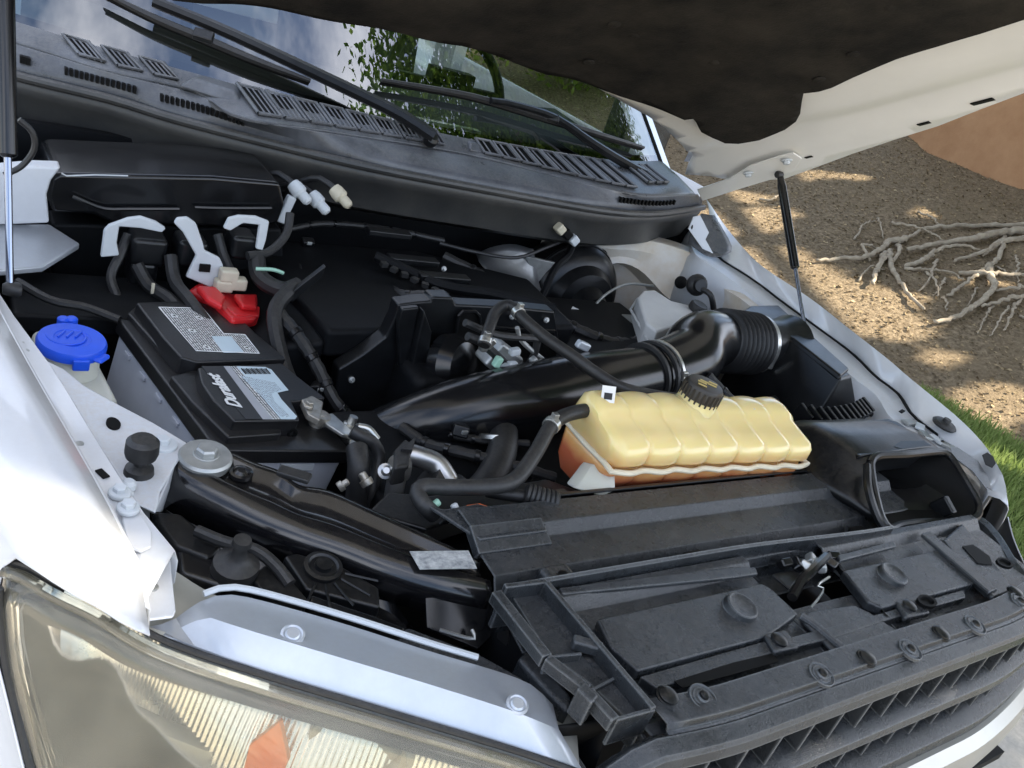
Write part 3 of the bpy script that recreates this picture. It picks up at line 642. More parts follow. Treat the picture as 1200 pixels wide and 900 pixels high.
for sgn in (1, -1):
    b = MB(); b.box((sgn * .40, 2.75, 1.05), (.50, .16, .70), Matrix.Rotation(R(-12), 3, 'X')); b.box((sgn * .40, 2.84, 1.52), (.26, .10, .18)); b.build('seat', M['matte'], T, bevel=.04, seg=3)
mb = MB(); mb.box((0.93, 1.72, 1.22), (.20, .10, .17)); mb.box((.86, 1.70, 1.14), (.10, .05, .05)); mb.build('door_mirror', M['plas'], T, bevel=.02, seg=3)
mb = MB(); mb.box((.0, 1.80, 1.66), (.24, .03, .06)); mb.build('rear_view_mirror', M['matte'], T, bevel=.01)
# wipers
def wiper(armpx, r, bladepx, offa=.03, offb=.014):
    P = spline([gl(*p, offa) for p in armpx], 16)
    wp = MB().tube(P, [r[0] + (r[1] - r[0]) * i / 15 for i in range(16)], 8).build('wiper', M['semi'], T)
    B = spline([gl(*p, offb) for p in bladepx], 20)
    n = V(0, -.6, .8)
    b = MB(); b.tube([p + n * .008 for p in B], [.004 + .004 * math.sin(3.14 * i / 19) for i in range(20)], 6); b.build('blade', M['rub'], wp)
    b = MB(); b.grid([[p + n * .007 for p in B], [p - n * .004 for p in B]]); b.build('rubber_edge', M['plug'], wp, solid=.002)
    q = B[10]; MB().box(q + n * .014, (.034, .022, .012), Matrix.Rotation(R(-25), 3, 'Z') @ Matrix.Rotation(R(35), 3, 'X')).build('adapter', M['semi'], wp, bevel=.003)
    MB().lathe(P[0] - n * .02, n, [(.012, 0), (.014, .006), (.014, .016), (.009, .021)], 18).build('pivot_cap', M['semi'], wp)
wiper([(508, 160), (470, 135), (420, 110), (340, 72), (260, 35), (180, 2)], (.013, .010), [(362, 98), (300, 75), (240, 50), (180, 25), (120, -5)])
wiper([(772, 212), (730, 190), (690, 165), (650, 138), (600, 122), (575, 118)], (.013, .007), [(445, 97), (500, 106), (560, 118), (640, 142), (700, 160), (752, 175)])

# ---------------- fender on the near side (left of the picture)
def infx(y):           # inner edge of the near fender in plan
    t = [(-.5, -.74), (.165, -.7345), (.238, -.730), (.331, -.744), (.464, -.769), (.63, -.80), (.9, -.845), (1.3, -.885), (2, -.89)]
    for (a, b), (c, d) in zip(t, t[1:]):
        if a <= y <= c: return b + (d - b) * (y - a) / (c - a)
    return t[-1][1]
bord = ats([(176, 744, 1.046), (158, 736, 1.050), (140, 727, 1.052), (115, 711, 1.053), (85, 696, 1.051), (60, 681, 1.047), (38, 667, 1.040), (18, 654, 1.030), (4, 664, 1.010)])
SIDE = [V(-.8195, .282, 1.0), V(-.8185, .2795, .98), V(-.813, .262, .935), V(-.803, .236, .89), V(-.793, .21, .85), V(-.78, .18, .79), V(-.77, .16, .68), V(-.765, .15, .5)]
bord += [p + V(-.006, 0, 0) for p in (SIDE[1], SIDE[2], SIDE[4], SIDE[5], SIDE[6], SIDE[7])]
offs = [max(0, -(p.x - infx(p.y))) for p in bord]
rows = []
NB = len(bord)
for k, p in enumerate(bord):
    row = []
    u = k / (NB - 1)
    for j in range(26):
        s = (j / 25) ** 1.5; y = p.y + (1.42 - p.y) * s
        b = smooth01(0, .30, y - p.y)
        # target section further back: crown, shoulder, side
        uo = [0, .02, .045, .075, .105, .135, .16, .18, .195, .207, .213, .217, .22, .22, .22][k]
        uz = [1.05, 1.056, 1.060, 1.061, 1.058, 1.050, 1.036, 1.015, .985, .94, .89, .83, .74, .6, .45][k]
        x = (infx(y) - offs[k]) * (1 - b) + (infx(y) - uo) * b
        z = p.z * (1 - b) + (uz + .06 * smooth01(.4, 1.4, y)) * b
        row.append(V(x, y, z))
    rows.append(row)
rows = [[r[j] for r in rows] for j in range(26)]
fl = MB().grid(rows).build('fender', M['white'], T, solid=.0015, label='near white fender with a sun patch above the headlight')
# hem turned down along the hood gap, then the bolt flange
e0 = [r[0] for r in rows][2:]
MB().grid([e0, [p + V(.004, 0, -.004) for p in e0], [p + V(.005, 0, -.022) for p in e0]]).build('fender_hem', M['white'], fl, solid=.001)
fA = [p + V(.004, 0, -.022) for p in e0 if p.y > .21]
fB = []
flp = ats([(205, 645), (185, 618), (160, 590), (110, 512), (60, 430), (0, 345)], 1.026); flp += [V(-.81, .9, 1.03), V(-.84, 1.15, 1.05), V(-.86, 1.42, 1.07)]
fB = spline(flp, len(fA))
MB().grid([fA, [a.lerp(b, .5) for a, b in zip(fA, fB)], fB, [p + V(.004, 0, -.012) for p in fB], [p + V(.006, 0, -.12) for p in fB]]).build('fender_flange', M['white'], fl, solid=.0012)
pxplate('flange_tab', [(160, 648), (188, 640), (200, 655), (206, 715), (203, 722), (172, 726)], 1.012, .003, M['white'], fl, .003)
pxplate('flange_tab', [(140, 592), (165, 600), (178, 622), (178, 640), (165, 646), (150, 640)], 1.030, .003, M['white'], fl, .003)
for p, z in (((140, 578), 1.029), ((150, 596), 1.033)): bolt(fl, at(*p, Z=z), (0, 0, 1), .006, M['wplas'])
for p in [(24, 402), (30, 411), (4, 371), (93, 520), (180, 688)]: MB().lathe(at(*p, Z=1.0265 if p[0] < 170 else 1.0135), (0, 0, 1), [(.004, -.001), (.004, .0006), (.002, .001)], 10).build('flange_dimple', M['galv'], fl)
MB().box(at(120, 555, Z=1.0275), (.007, .014, .002), Matrix.Rotation(.4, 3, 'Z')).build('slot', M['plug'], fl, bevel=.002)
# brace plate behind the flange
br = pxplate('brace_plate', [(40, 415), (75, 432), (100, 452), (140, 474), (180, 495), (222, 520), (205, 545), (188, 575), (182, 600), (160, 590), (110, 512), (60, 430)], 1.004, .004, M['primer'], T, .003)
MB().lathe(at(133, 496, Z=1.0055), (.1, 0, 1), [(.011, -.002), (.011, .0005)], 20, .62).build('hole', M['plug'], br)
for p, r in (((191, 521), .007), ((140, 578), .006)): bolt(br, at(*p, Z=1.005), (0, 0, 1), r, M['wplas'], washer=2.0)
MB().lathe(at(163, 552, Z=1.006), (0, 0, 1), [(.014, -.002), (.013, .004), (.006, .008), (.006, .014), (.014, .017), (.0155, .022), (.015, .034), (.011, .038)], 20).build('hood_bumper', M['rub'], br, label='round black rubber hood stop')
MB().lathe(at(150, 572, Z=1.006), (0, 0, 1), [(.007, 0), (.007, .006), (.004, .009)], 12).build('clip', M['wplas'], br)
plate('brace_web', ats([(182, 600, 1.0), (205, 545, 1.0), (222, 520, 1.0), (218, 540, .96), (190, 600, .955)]), .003, M['primer'], T, .001, vec=(-.003, 0, 0))

# ---------------- headlight, near side
topE = ats([(6, 664, 1.012), (30, 672, 1.014), (60, 690, 1.013), (115, 717, 1.008), (185, 758, 1.000), (300, 798, .992), (450, 843, .984), (600, 888, .976), (680, 915, .97)])
TE = spline(topE, 60)
def out(i): u = i / 59; return V(-.62 - .1 * (1 - u), -.62 - .2 * u, 0).normalized()
def lensrow(k):
    res = []
    for i, p in enumerate(TE):
        u = i / 59; bow = .055 * math.sin(min(1, .15 + u) * 1.7)
        d = k * (.30 - .03 * u); z_ = p.z - d; sh = V(0, 0, 0)
        for a_, b_ in zip(SIDE, SIDE[1:]):
            if b_.z <= z_ <= a_.z: sh = b_.lerp(a_, (z_ - b_.z) / (a_.z - b_.z)) - TE[0]
        sh.z = 0; p = p + sh * max(0, 1 - u / .30) ** 1.5
        res.append(p + out(i) * (bow * (1 - (1 - k) ** 2) * 1.05) * (.25 + .75 * smooth01(0, .2, u)) + V(0, 0, -d))
    return res
LR = [lensrow(k / 10) for k in range(11)]
hl = MB().grid([[p - out(i) * .012 + V(0, 0, -.002) for i, p in enumerate(TE)], [p - out(i) * .09 + V(0, 0, -.02) for i, p in enumerate(TE)], [p - out(i) * .12 + V(0, 0, -.10) for i, p in enumerate(TE)], [p - out(i) * .10 + V(0, 0, -.30) for i, p in enumerate(TE)]]).build('headlight', M['bezel'], T, solid=.003, label='yellowed headlight at the near front corner')
MB().grid(LR).build('lens', M['lens'], hl, solid=.003)
# fluted reflector: one continuous pressed sheet with vertical ridges
ref = []
for k in range(9):
    row = []
    for i in range(361):
        u = i / 360 * 59; j = min(58, int(u)); f = u - j; p = LR[k + 1][j].lerp(LR[k + 1][j + 1], f); n = out(int(u))
        dep = .054 + .02 * math.sin(i / 360 * 9.5) * smooth01(0, .3, k / 8) + .012 * math.cos(k * .9)
        fl_ = .0008 * math.sin(i * 6.2832 / 4) * smooth01(1.2, 2.2, k) if 40 < i < 300 else 0
        row.append(p - n * (dep + fl_) + V(0, 0, .012))
    ref.append(row)
MB().grid(ref).build('reflector', M['chrome'], hl, angle=180)
rim = [p + out(i) * .002 + V(0, 0, -.004) for i, p in enumerate(TE)]
MB().tube(rim, .0042, 8).build('lens_rim', M['lens'], hl)
MB().tube([p + out(i) * -.006 + V(0, 0, .002) for i, p in enumerate(TE)], .0028, 8).build('gasket', M['rub'], hl)
le = spline(SIDE[:6], 20)
MB().tube(le, .0035, 8).build('gasket', M['rub'], hl)
MB().tube([p + V(.012, -.002, -.002) for p in le], .004, 8).build('lens_rim', M['lens'], hl)
MB().tube([p + V(.022, .002, -.002) for p in le], .003, 8).build('lens_rim', M['bezel'], hl)
def lensin(px, py, dep):
    """a point inside the lamp, behind the lens, along the lamp's outward direction"""
    best = None
    for k in range(10):
        for i in range(0, 59):
            q = LR[k][i] - out(i) * dep; r = q - CAM; x = 600 + F * r.dot(RT) / r.dot(FW); y = 450 + F * r.dot(DN) / r.dot(FW); e = (x - px) ** 2 + (y - py) ** 2
            if best is None or e < best[0]: best = (e, q, i, k)
    lensin.up = (LR[max(0, best[3] - 1)][best[2]] - LR[best[3] + 1][best[2]]).normalized()
    return best[1], out(best[2])
bz = [lensin(*p, .02)[0] for p in [(48, 700), (27, 745), (45, 800), (66, 860), (110, 880), (160, 905)]]
MB().tube(spline(bz, 24), .005, 8).build('light_guide', M['wplas'], hl)
bz2 = [lensin(*p, .026)[0] for p in [(70, 848), (130, 862), (200, 885), (260, 905)]]
MB().grid([spline(bz2, 16), [p + V(.0, .01, .016) for p in spline(bz2, 16)], [p + V(.006, .02, .02) for p in spline(bz2, 16)]]).build('bezel_ledge', M['bezel'], hl, solid=.002)
q, n = lensin(312, 888, .008)
up = lensin.up; sd_ = up.cross(n).normalized()
MB().prism([q + up * .026, q + sd_ * .017 - up * .003, q + sd_ * .014 - up * .04, q - sd_ * .014 - up * .04, q - sd_ * .017 - up * .003], -n * .006).build('side_reflector', M['amber'], hl, bevel=.001)
q, n = lensin(415, 905, .02); MB().lathe(q - n * .03, n, [(.045, 0), (.047, .012), (.043, .022), (.036, .014), (.034, -.005), (.001, -.002)], 32).build('projector_ring', M['bezel'], hl)
# silver-white housing strip on top of the lamp
st_up = ats([(168, 735, 1.0), (200, 728, 1.0), (232, 706, 1.0), (262, 697, 1.003), (300, 702, 1.0), (400, 730, .995), (500, 762, .99), (612, 797, .985), (648, 826, .98)])
st_mid = ats([(175, 745, .998), (205, 738, .998), (240, 724, 1.010), (262, 729, 1.014), (300, 741, 1.014), (400, 771, 1.010), (500, 801, 1.005), (600, 833, .998), (655, 855, .986)])
st_lo = [p + V(.006, .008, .003) for p in spline(topE[4:], 30)]
su, sm = spline(st_up, 30), spline(st_mid, 30)
hs = MB().grid([[p + V(.004, .006, -.02) for p in su], su, sm, st_lo, [p + V(-.004, -.004, -.010) for p in st_lo]]).build('headlight_housing', M['hlhouse'], T, solid=.002, angle=20, bevel=0)
MB().tube([p + V(.004, .006, .002) for p in su[4:24]], .003, 6).build('housing_edge', M['wplas'], hs)
for p, z in (((343, 744), 1.010), ((606, 826), .997)):
    MB().lathe(at(*p, Z=z), (-.1, -.15, 1), [(.010, 0), (.010, .0015), (.008, .0025), (.0065, .0015), (.005, .003)], 20).build('screw_boss', M['hlhouse'], hs)
mbp = ats([(280, 694, 1.004), (350, 712, 1.0), (420, 733, .996), (505, 762, .99), (500, 768, .99), (415, 739, .996), (345, 718, 1.0), (278, 699, 1.004)])

# ---------------- fender, far side (right of the picture)
oL = [(828, 233, 1.12), (850, 265, 1.11), (877, 297, 1.10), (900, 317, 1.092), (950, 350, 1.08), (1000, 389, 1.07), (1042, 422, 1.06), (1065, 442, 1.055), (1120, 487, 1.045), (1150, 517, 1.038), (1166, 540, 1.03), (1177, 562, 1.015), (1181, 592, 1.0)]
gL = [(832, 262, 1.09), (838, 290, 1.075), (849, 304, 1.07), (873, 319, 1.065), (895, 334, 1.058), (917, 351, 1.05), (958, 381, 1.04), (1000, 412, 1.03), (1029, 440, 1.025), (1055, 460, 1.02), (1072, 485, 1.015), (1100, 507, 1.012), (1120, 522, 1.01), (1150, 550, 1.0), (1158, 580, .995)]
sO, sG = spline(ats(oL), 48), spline(ats(gL), 48)
sM = [a.lerp(b, .45) + V(0, 0, .004) for a, b in zip(sO, sG)]
fr_ = MB().grid([[p + V(.10, .01, -.30) for p in sO], [p + V(.085, .01, -.16) for p in sO], [p + V(.05, .005, -.05) for p in sO], [p + V(.018, 0, -.012) for p in sO], sO, sM, sG, [p + V(-.002, 0, -.02) for p in sG]]).build('fender', M['white'], T, solid=.0015, angle=40, label='far white fender beside the air box')
gap = [p + V(-.007, 0, -.006) for p in sG[4:40]]
MB().tube(gap, .006, 6).build('gap_seal', M['plug'], fr_)
# inner ledge of the far side
li = [p + V(-.012, 0, -.003) for p in sG[2:42]]
lw = [p + V(-.060 - .02 * math.sin(i / 39 * 3.1), 0, -.002 - .006 * math.sin(i / 3.1) ** 2 * .3) for i, p in enumerate(li)]
lv = [p + V(-.012, 0, -.02) for p in lw]; lx = [p + V(-.03, 0, -.14) for p in lw]
ledge = MB().grid([li, [a.lerp(b, .5) + V(0, 0, -.002) for a, b in zip(li, lw)], lw, lv, lx]).build('apron_ledge', M['primer'], T, solid=.0015)
for p, z, r in (((1094, 483), 1.02, .006),): pass
MB().lathe(at(1106, 498, Z=1.030), (0, -.1, 1), [(.022, -.002), (.024, .002), (.020, .006), (.008, .008), (.007, .014)], 20).build('hood_bumper', M['rub'], fr_)
pxplate('hole', [(1151, 533), (1157, 530), (1164, 535), (1167, 543), (1163, 548), (1155, 544)], 1.036, .001, M['plug'], fr_, 0)
pxplate('cutout', [(1114, 524), (1122, 524), (1146, 540), (1156, 556), (1163, 574), (1157, 574), (1140, 552), (1116, 534)], 1.028, .001, M['plasg'], fr_, 0)
MB().prism(ats([(1092, 505, 1.0), (1115, 515, 1.0), (1145, 545, .995), (1165, 580, .99), (1160, 585, .985), (1140, 560, .98), (1112, 535, .985), (1090, 520, .99)]), (0, 0, -.05)).build('fender_bracket', M['dirtyw'], T, bevel=.003)
for k, p in enumerate([(1065, 495), (1078, 500), (1085, 510), (1098, 515), (1110, 522)]):
    MB().box(at(*p, Z=1.012), (.03, .018, .006), Matrix.Rotation(.5 * k, 3, 'Z')).build('clip', M['wplas'] if k % 2 else M['galv'], ledge, bevel=.002)
MB().box(at(1057, 482, Z=1.02), (.022, .007, .002), Matrix.Rotation(.3, 3, 'Z')).build('slot', M['plug'], ledge)
# corner cup where the cowl meets the far fender
pk = MB().grid(loftrows([[at(806, 285, Y=1.12), at(812, 262, Y=1.15), at(822, 250, Y=1.17)], [at(830, 300, Y=1.06), at(838, 282, Y=1.10), at(834, 252, Y=1.16)], [at(846, 300, Y=1.05), at(858, 290, Y=1.08), at(838, 252, Y=1.17)]], 8, 8)).build('corner_bracket', M['plasg'], T, solid=.002)
MB().prism([at(806, 268, Y=1.13), at(812, 254, Y=1.13), at(820, 252, Y=1.13), at(830, 272, Y=1.10), at(826, 280, Y=1.10), at(832, 292, Y=1.08), at(838, 300, Y=1.06), at(826, 296, Y=1.08)], (0, -.003, 0)).build('white_bracket', M['white'], T, bevel=.001)
MB().lathe(at(813, 266, Y=1.125), (0, -1, .2), [(.009, 0), (.009, .002), (.006, .003)], 16).build('plug', M['plug'], T)
# dirty white wall between firewall and strut tower
wt = [at(*p, Y=y) for p, y in (((640, 258), 1.24), ((676, 266), 1.23), ((710, 275), 1.20), ((740, 281), 1.18), ((770, 284), 1.16), ((800, 293), 1.12), ((825, 305), 1.08), ((838, 320), 1.03), ((845, 335), .98), ((868, 350), .90), ((900, 375), .80))]
wb = [at(*p, Y=y) for p, y in (((630, 300), 1.235), ((668, 312), 1.225), ((704, 312), 1.19), ((728, 308), 1.17), ((752, 318), 1.14), ((778, 345), 1.09), ((798, 360), 1.05), ((815, 368), 1.0), ((838, 375), .95), ((862, 385), .88), ((895, 410), .79))]
a, b = spline(wt, 36), spline(wb, 36)
tw = MB().grid([[p + V(.03, .03, .004) for p in a], a, [x.lerp(y, .35) + V(0, -.012, 0) for x, y in zip(a, b)], [x.lerp(y, .75) + V(0, .004, 0) for x, y in zip(a, b)], b, [p + V(.01, .06, -.02) for p in b], [p + V(.02, .06, -.3) for p in b]]).build('strut_tower_wall', M['dirtyw'], T, solid=.002, label='dirty white strut tower wall behind the brake reservoir')
for p, y, r in (((704, 300), 1.165, .017), ((798, 331), 1.03, .015)):
    MB().lathe(at(*p, Y=y), (-.35, -1, .35), [(r, -.004), (r, .002), (r * .8, .004)], 20).build('plug', M['plug'], tw)
g = MB().lathe(at(817, 334, Y=.98), (-.45, -1, .35), [(.024, -.01), (.026, 0), (.022, .008), (.016, .012), (.014, .022)], 20).build('grommet', M['rub'], tw)
MB().tube(spline([at(820, 338, Y=.965), at(832, 345, Y=.94), at(836, 360, Y=.93), at(838, 380, Y=.93)], 14), .007, 8).build('harness', M['rub'], tw)
# side wall under the near fender, firewall and bay floor
for sgn in (-1,):
    plate('inner_fender', [V(-.76, .5, .98), V(-.80, .75, .98), V(-.82, 1.3, 1.0), V(-.82, 1.3, .55), V(-.76, .3, .55), V(-.72, .33, .95)], 0, M['matte'], T, 0, vec=(-.01, 0, 0))
plate('inner_fender', [V(.76, .25, .95), V(.80, .75, .98), V(.82, 1.3, 1.0), V(.82, 1.3, .55), V(.76, .2, .55)], 0, M['matte'], T, 0, vec=(.01, 0, 0))
MB().box((0, 1.27, .82), (1.64, .02, .52)).build('firewall', M['matte'], T)
MB().box((0, .65, .53), (1.62, 1.3, .02)).build('bay_floor', M['matte'], T)

# ---------------- black tie bar from the near fender to the radiator cover
tb_r = spline(ats([(207, 512, .998), (222, 518, 1.0), (262, 524, 1.0), (300, 540, .998), (330, 550, .996), (350, 566, .995), (385, 572, .993), (430, 592, .99), (500, 625, .985), (560, 655, .98)]), 50)
tb_m = spline(ats([(196, 545, .998), (215, 558, .999), (250, 575, .998), (300, 598, .995), (350, 618, .992), (400, 635, .989), (450, 655, .986), (500, 672, .982), (540, 682, .979), (578, 690, .976)]), 50)
tb = MB().grid([[p + V(.002, .003, -.03) for p in tb_r], [p + V(0, 0, -.004) for p in tb_r], [a.lerp(b, .06) + V(0, 0, .001) for a, b in zip(tb_r, tb_m)], [a.lerp(b, .20) + V(0, 0, .001) for a, b in zip(tb_r, tb_m)], [a.lerp(b, .26) + V(0, 0, -.007) for a, b in zip(tb_r, tb_m)], [a.lerp(b, .62) + V(0, 0, -.006) for a, b in zip(tb_r, tb_m)], [a.lerp(b, .70) + V(0, 0, .000) for a, b in zip(tb_r, tb_m)], [a.lerp(b, .78) + V(0, 0, .002) for a, b in zip(tb_r, tb_m)], [p + V(0, 0, -.004) for p in tb_m], [p + V(-.004, -.005, -.012) for p in tb_m], [p + V(-.007, -.008, -.040) for p in tb_m]]).build('tie_bar', M['bpaint'], T, solid=.002, angle=80, label='glossy black tie bar across the near corner of the bay')
q = at(241, 535, Z=1.004)
MB().lathe(q, (0, -.05, 1), [(.026, -.008), (.027, .0), (.025, .003), (.013, .004), (.0125, .0045)], 28).build('washer', M['galv'], tb)
MB().lathe(q + V(0, 0, .004), (0, -.05, 1), [(.011, 0), (.011, .006), (.009, .008)], 6).build('bolt_head', M['galv'], tb)
MB().lathe(at(283, 553, Z=.999), (0, 0, 1), [(.012, -.004), (.012, .0), (.009, .001), (.008, -.001), (.004, .002)], 20).build('rivet', M['bpaint'], tb)
MB().box(at(345, 556, Z=.999), (.035, .016, .006), Matrix.Rotation(R(-35), 3, 'Z')).build('clip', M['rub'], tb, bevel=.002)
pxplate('sticker', [(480, 646), (549, 645), (559, 666), (492, 667)], .991, .0006, M['stick'], tb, 0)
# pocket plate at the bar's end and the black lamp bracket below it
pk = MB(); pk.prism(ats([(498, 690, .965), (575, 695, .965), (582, 740, .93), (560, 760, .93), (500, 735, .935)]), (0, 0, -.003)); pk.build('pocket', M['gloss'], T, bevel=.002)
MB().tube(spline(ats([(515, 738, .945), (545, 747, .945), (557, 748, .947), (553, 738, .95)]), 10), .002, 6).build('wire', M['galv'], T)
lb0 = spline(ats([(178, 585, .955), (230, 620, .955), (300, 640, .955), (345, 648, .955), (400, 668, .955), (450, 690, .95), (480, 735, .94)]), 30)
lb1 = spline(ats([(185, 660, .945), (215, 690, .945), (262, 692, .95), (330, 704, .955), (400, 726, .95), (470, 748, .945), (560, 782, .94)]), 30)
lamp = MB().grid([[p + V(.01, .02, -.06) for p in lb0], lb0, [a.lerp(b, .3) + V(0, 0, -.012) for a, b in zip(lb0, lb1)], [a.lerp(b, .7) + V(0, 0, -.008) for a, b in zip(lb0, lb1)], lb1, [p + V(-.006, -.008, -.03) for p in lb1]]).build('lamp_bracket', M['gloss'], T, solid=.003)
pxplate('bracket_box', [(205, 640), (268, 655), (262, 688), (210, 672)], .972, .04, M['gloss'], lamp, .006)
pxplate('bracket_box', [(178, 598), (212, 600), (262, 640), (245, 655), (205, 640), (185, 615)], .975, .05, M['semi'], lamp, .005)
pxplate('bracket_wing', [(302, 668), (312, 660), (332, 668), (362, 702), (356, 712), (312, 698), (296, 680)], .973, .02, M['semi'], lamp, .003)
pxplate('bracket_wing', [(332, 650), (348, 647), (400, 662), (445, 688), (446, 712), (358, 690)], .972, .02, M['semi'], lamp, .004)
pxplate('bracket_step', [(362, 694), (445, 722), (478, 735), (470, 742), (440, 735), (362, 707)], .975, .02, M['gloss'], lamp, .004)
MB().lathe(at(378, 666, Z=.974), (0, -.1, 1), [(.019, 0), (.019, .004), (.015, .005), (.013, .003), (.009, .003), (.008, .007), (.003, .007)], 28).build('adjuster_dial', M['semi'], lamp)
for k in range(5):
    a0 = at(378, 666, Z=.975); an = -2.2 + k * .42; d = V(math.cos(an), math.sin(an), 0)
    MB().tube([a0 + d * .022, a0 + d * .055], .0013, 5).build('rib', M['semi'], lamp)
MB().tube(spline(ats([(230, 622, .985), (262, 635, .985), (300, 645, .985), (325, 665, .98), (340, 685, .975)]), 14), .006, 10).build('harness', M['rub'], lamp)
MB().lathe(at(275, 668, Z=.972), (0, -.1, 1), [(.022, 0), (.021, .010), (.012, .014), (.007, .02), (.006, .032), (.009, .034), (.008, .040)], 20).build('breather_cap', M['rub'], lamp)
pxplate('mount_flap', [(255, 645), (300, 655), (310, 690), (262, 668)], .952, .004, M['hlhouse'], lamp, .002)
pxplate('shadow_gap_plate', [(480, 735), (560, 765), (615, 795), (600, 800), (480, 760), (440, 745)], .965, .01, M['plas'], T, .003)  # black plate added as the shadow in the gap beside the housing

# ---------------- radiator cover
def prof(name, sec, x0, x1, mat_, parent, n=2, solid=.003, slope=None, bevel=0):
    rows = []
    for y, z in sec: rows.append([V(x0 + (x1 - x0) * i / (n - 1), y, z) for i in range(n)])
    return MB().grid(rows).build(name, mat_, parent, solid=solid, bevel=bevel, angle=20)
rc = prof('radiator_cover', [(.345, .96), (.332, .985), (.320, 1.0), (.284, 1.0), (.272, .988), (.228, .986), (.214, .966), (.196, .962), (.190, .962), (.150, .955)], -.385, .42, M['plas'], T, 2, bevel=.002)
rc['label'] = 'black textured plastic cover over the radiator'
plate('cover_corner', ats([(500, 591, .994), (520, 597, .995), (560, 590, .995), (600, 600, .995), (640, 600, .998), (640, 622, .998), (563, 632, .998)]), .004, M['plas'], rc, .001)
MB().prism([V(-.388, .288, 1.0035), V(-.292, .288, 1.0035), V(-.290, .258, .9895), V(-.388, .258, .9895)], (0, .004, -.012)).build('cover_step', M['plas'], rc, bevel=.001)
for x0, x1, k in ((-.40, .255, 0),):
    rib = MB(); rows = []
    for i in range(30):
        x = x0 + (x1 - x0) * i / 29; y = .186 - .012 * smooth01(-.1, .25, x); rows.append([V(x, y + .005, .955), V(x, y + .004, 1.012), V(x, y + .0005, 1.0155), V(x, y - .003, 1.013), V(x, y - .005, .955)])
    rib.grid(rows); rib.build('cover_rib', M['plas'], rc, angle=50)
# hump where the air feed passes and the small screw pad
MB().box((-.312, .212, .978), (.04, .03, .03)).build('screw_pad', M['plas'], rc, bevel=.008, seg=3)
MB().lathe((-.312, .205, .9935), (0, -.1, 1), [(.007, 0), (.007, .001), (.004, .0015)], 14).build('screw', M['plug'], rc)
for px, py in ((812, 652), (1004, 640 - 18)):
    MB().box(at(px, py, Z=.985), (.03, .012, .01)).build('clip', M['plug'], rc, bevel=.003)
prof('rear_lip', [(.338, .985), (.334, .998), (.327, 1.0)], -.25, .40, M['semi'], rc, 2, .003, bevel=.001)
# front panel, pads, bosses, pins
FPS = [(.190, .975), (.180, 1.003), (.168, 1.004), (.156, .992), (.10, .989), (.03, .987), (.018, .995), (-.004, .997)]
fp = prof('front_panel', FPS, -.352, -.056, M['plas'], T, 2, .003, bevel=.0015)
prof('front_panel_half', FPS, .090, .50, M['plas'], fp, 2, .003, bevel=.0015)
prof('front_panel_sill', FPS[-4:], -.0555, .0895, M['plas'], fp, 2, .003, bevel=.0015)
prof('front_panel_bridge', [(.190, .975), (.184, .998), (.178, .998), (.172, .985)], -.0555, .0895, M['plas'], fp, 2, .003, bevel=.0015)
fp['label'] = 'black plastic front panel with the hood latch opening'
pad1 = [(700, 725), (712, 722), (893, 683), (905, 690), (936, 719), (905, 742), (890, 748), (748, 786), (716, 758)]
pad2 = [(988, 668), (1100, 644), (1122, 640), (1135, 655), (1165, 678), (1072, 702), (1034, 712), (1018, 705)]
pxplate('raised_pad', pad1, 1.0035, .014, M['plas'], fp, .003)
pxplate('raised_pad', pad2, 1.0035, .014, M['plas'], fp, .003)
pxplate('lit_strip', [(655, 688), (860, 664), (885, 664), (889, 672), (860, 676), (660, 696)], 1.006, .006, M['plas'], fp, .002)  # bright band below the rib, built as an added raised strip
pxplate('lit_strip', [(982, 650), (1048, 633), (1051, 640), (985, 657)], 1.006, .006, M['plas'], fp, .002)  # short lit band on the far side, also an added strip
pxplate('lower_rail', [(750, 792), (905, 748), (930, 745), (1032, 718), (1070, 707), (1130, 690), (1132, 700), (1075, 716), (1035, 728), (985, 745), (905, 765), (770, 806)], .999, .012, M['plas'], fp, .002)
pxplate('opening', [(790, 798), (860, 776), (905, 766), (913, 775), (860, 790), (800, 806)], .9995, .001, M['plug'], fp, 0)
pxplate('opening', [(1106, 718), (1160, 698), (1182, 688), (1175, 698), (1120, 718)], .9995, .001, M['plug'], fp, 0)
for px, py in ((868, 712), (1046, 674)):
    MB().lathe(at(px, py, Z=1.0065) + V(0, 0, -.004), (0, -.12, 1), [(.0205, 0), (.0195, .003), (.018, .0085), (.0165, .0095), (.013, .008), (.001, .008)], 28, 1.0).build('boss', M['plas'], fp)
for px, py in ((913, 750), (1066, 710)):
    pxplate('pin_seat', [(px - 18, py - 8), (px + 8, py - 14), (px + 26, py + 8), (px - 4, py + 14)], 1.0045, .01, M['plas'], fp, .004)
    MB().lathe(at(px, py, Z=1.0055), (0, -.1, 1), [(.0095, 0), (.009, .002), (.006, .0035)], 20).build('push_pin', M['semi'], fp)
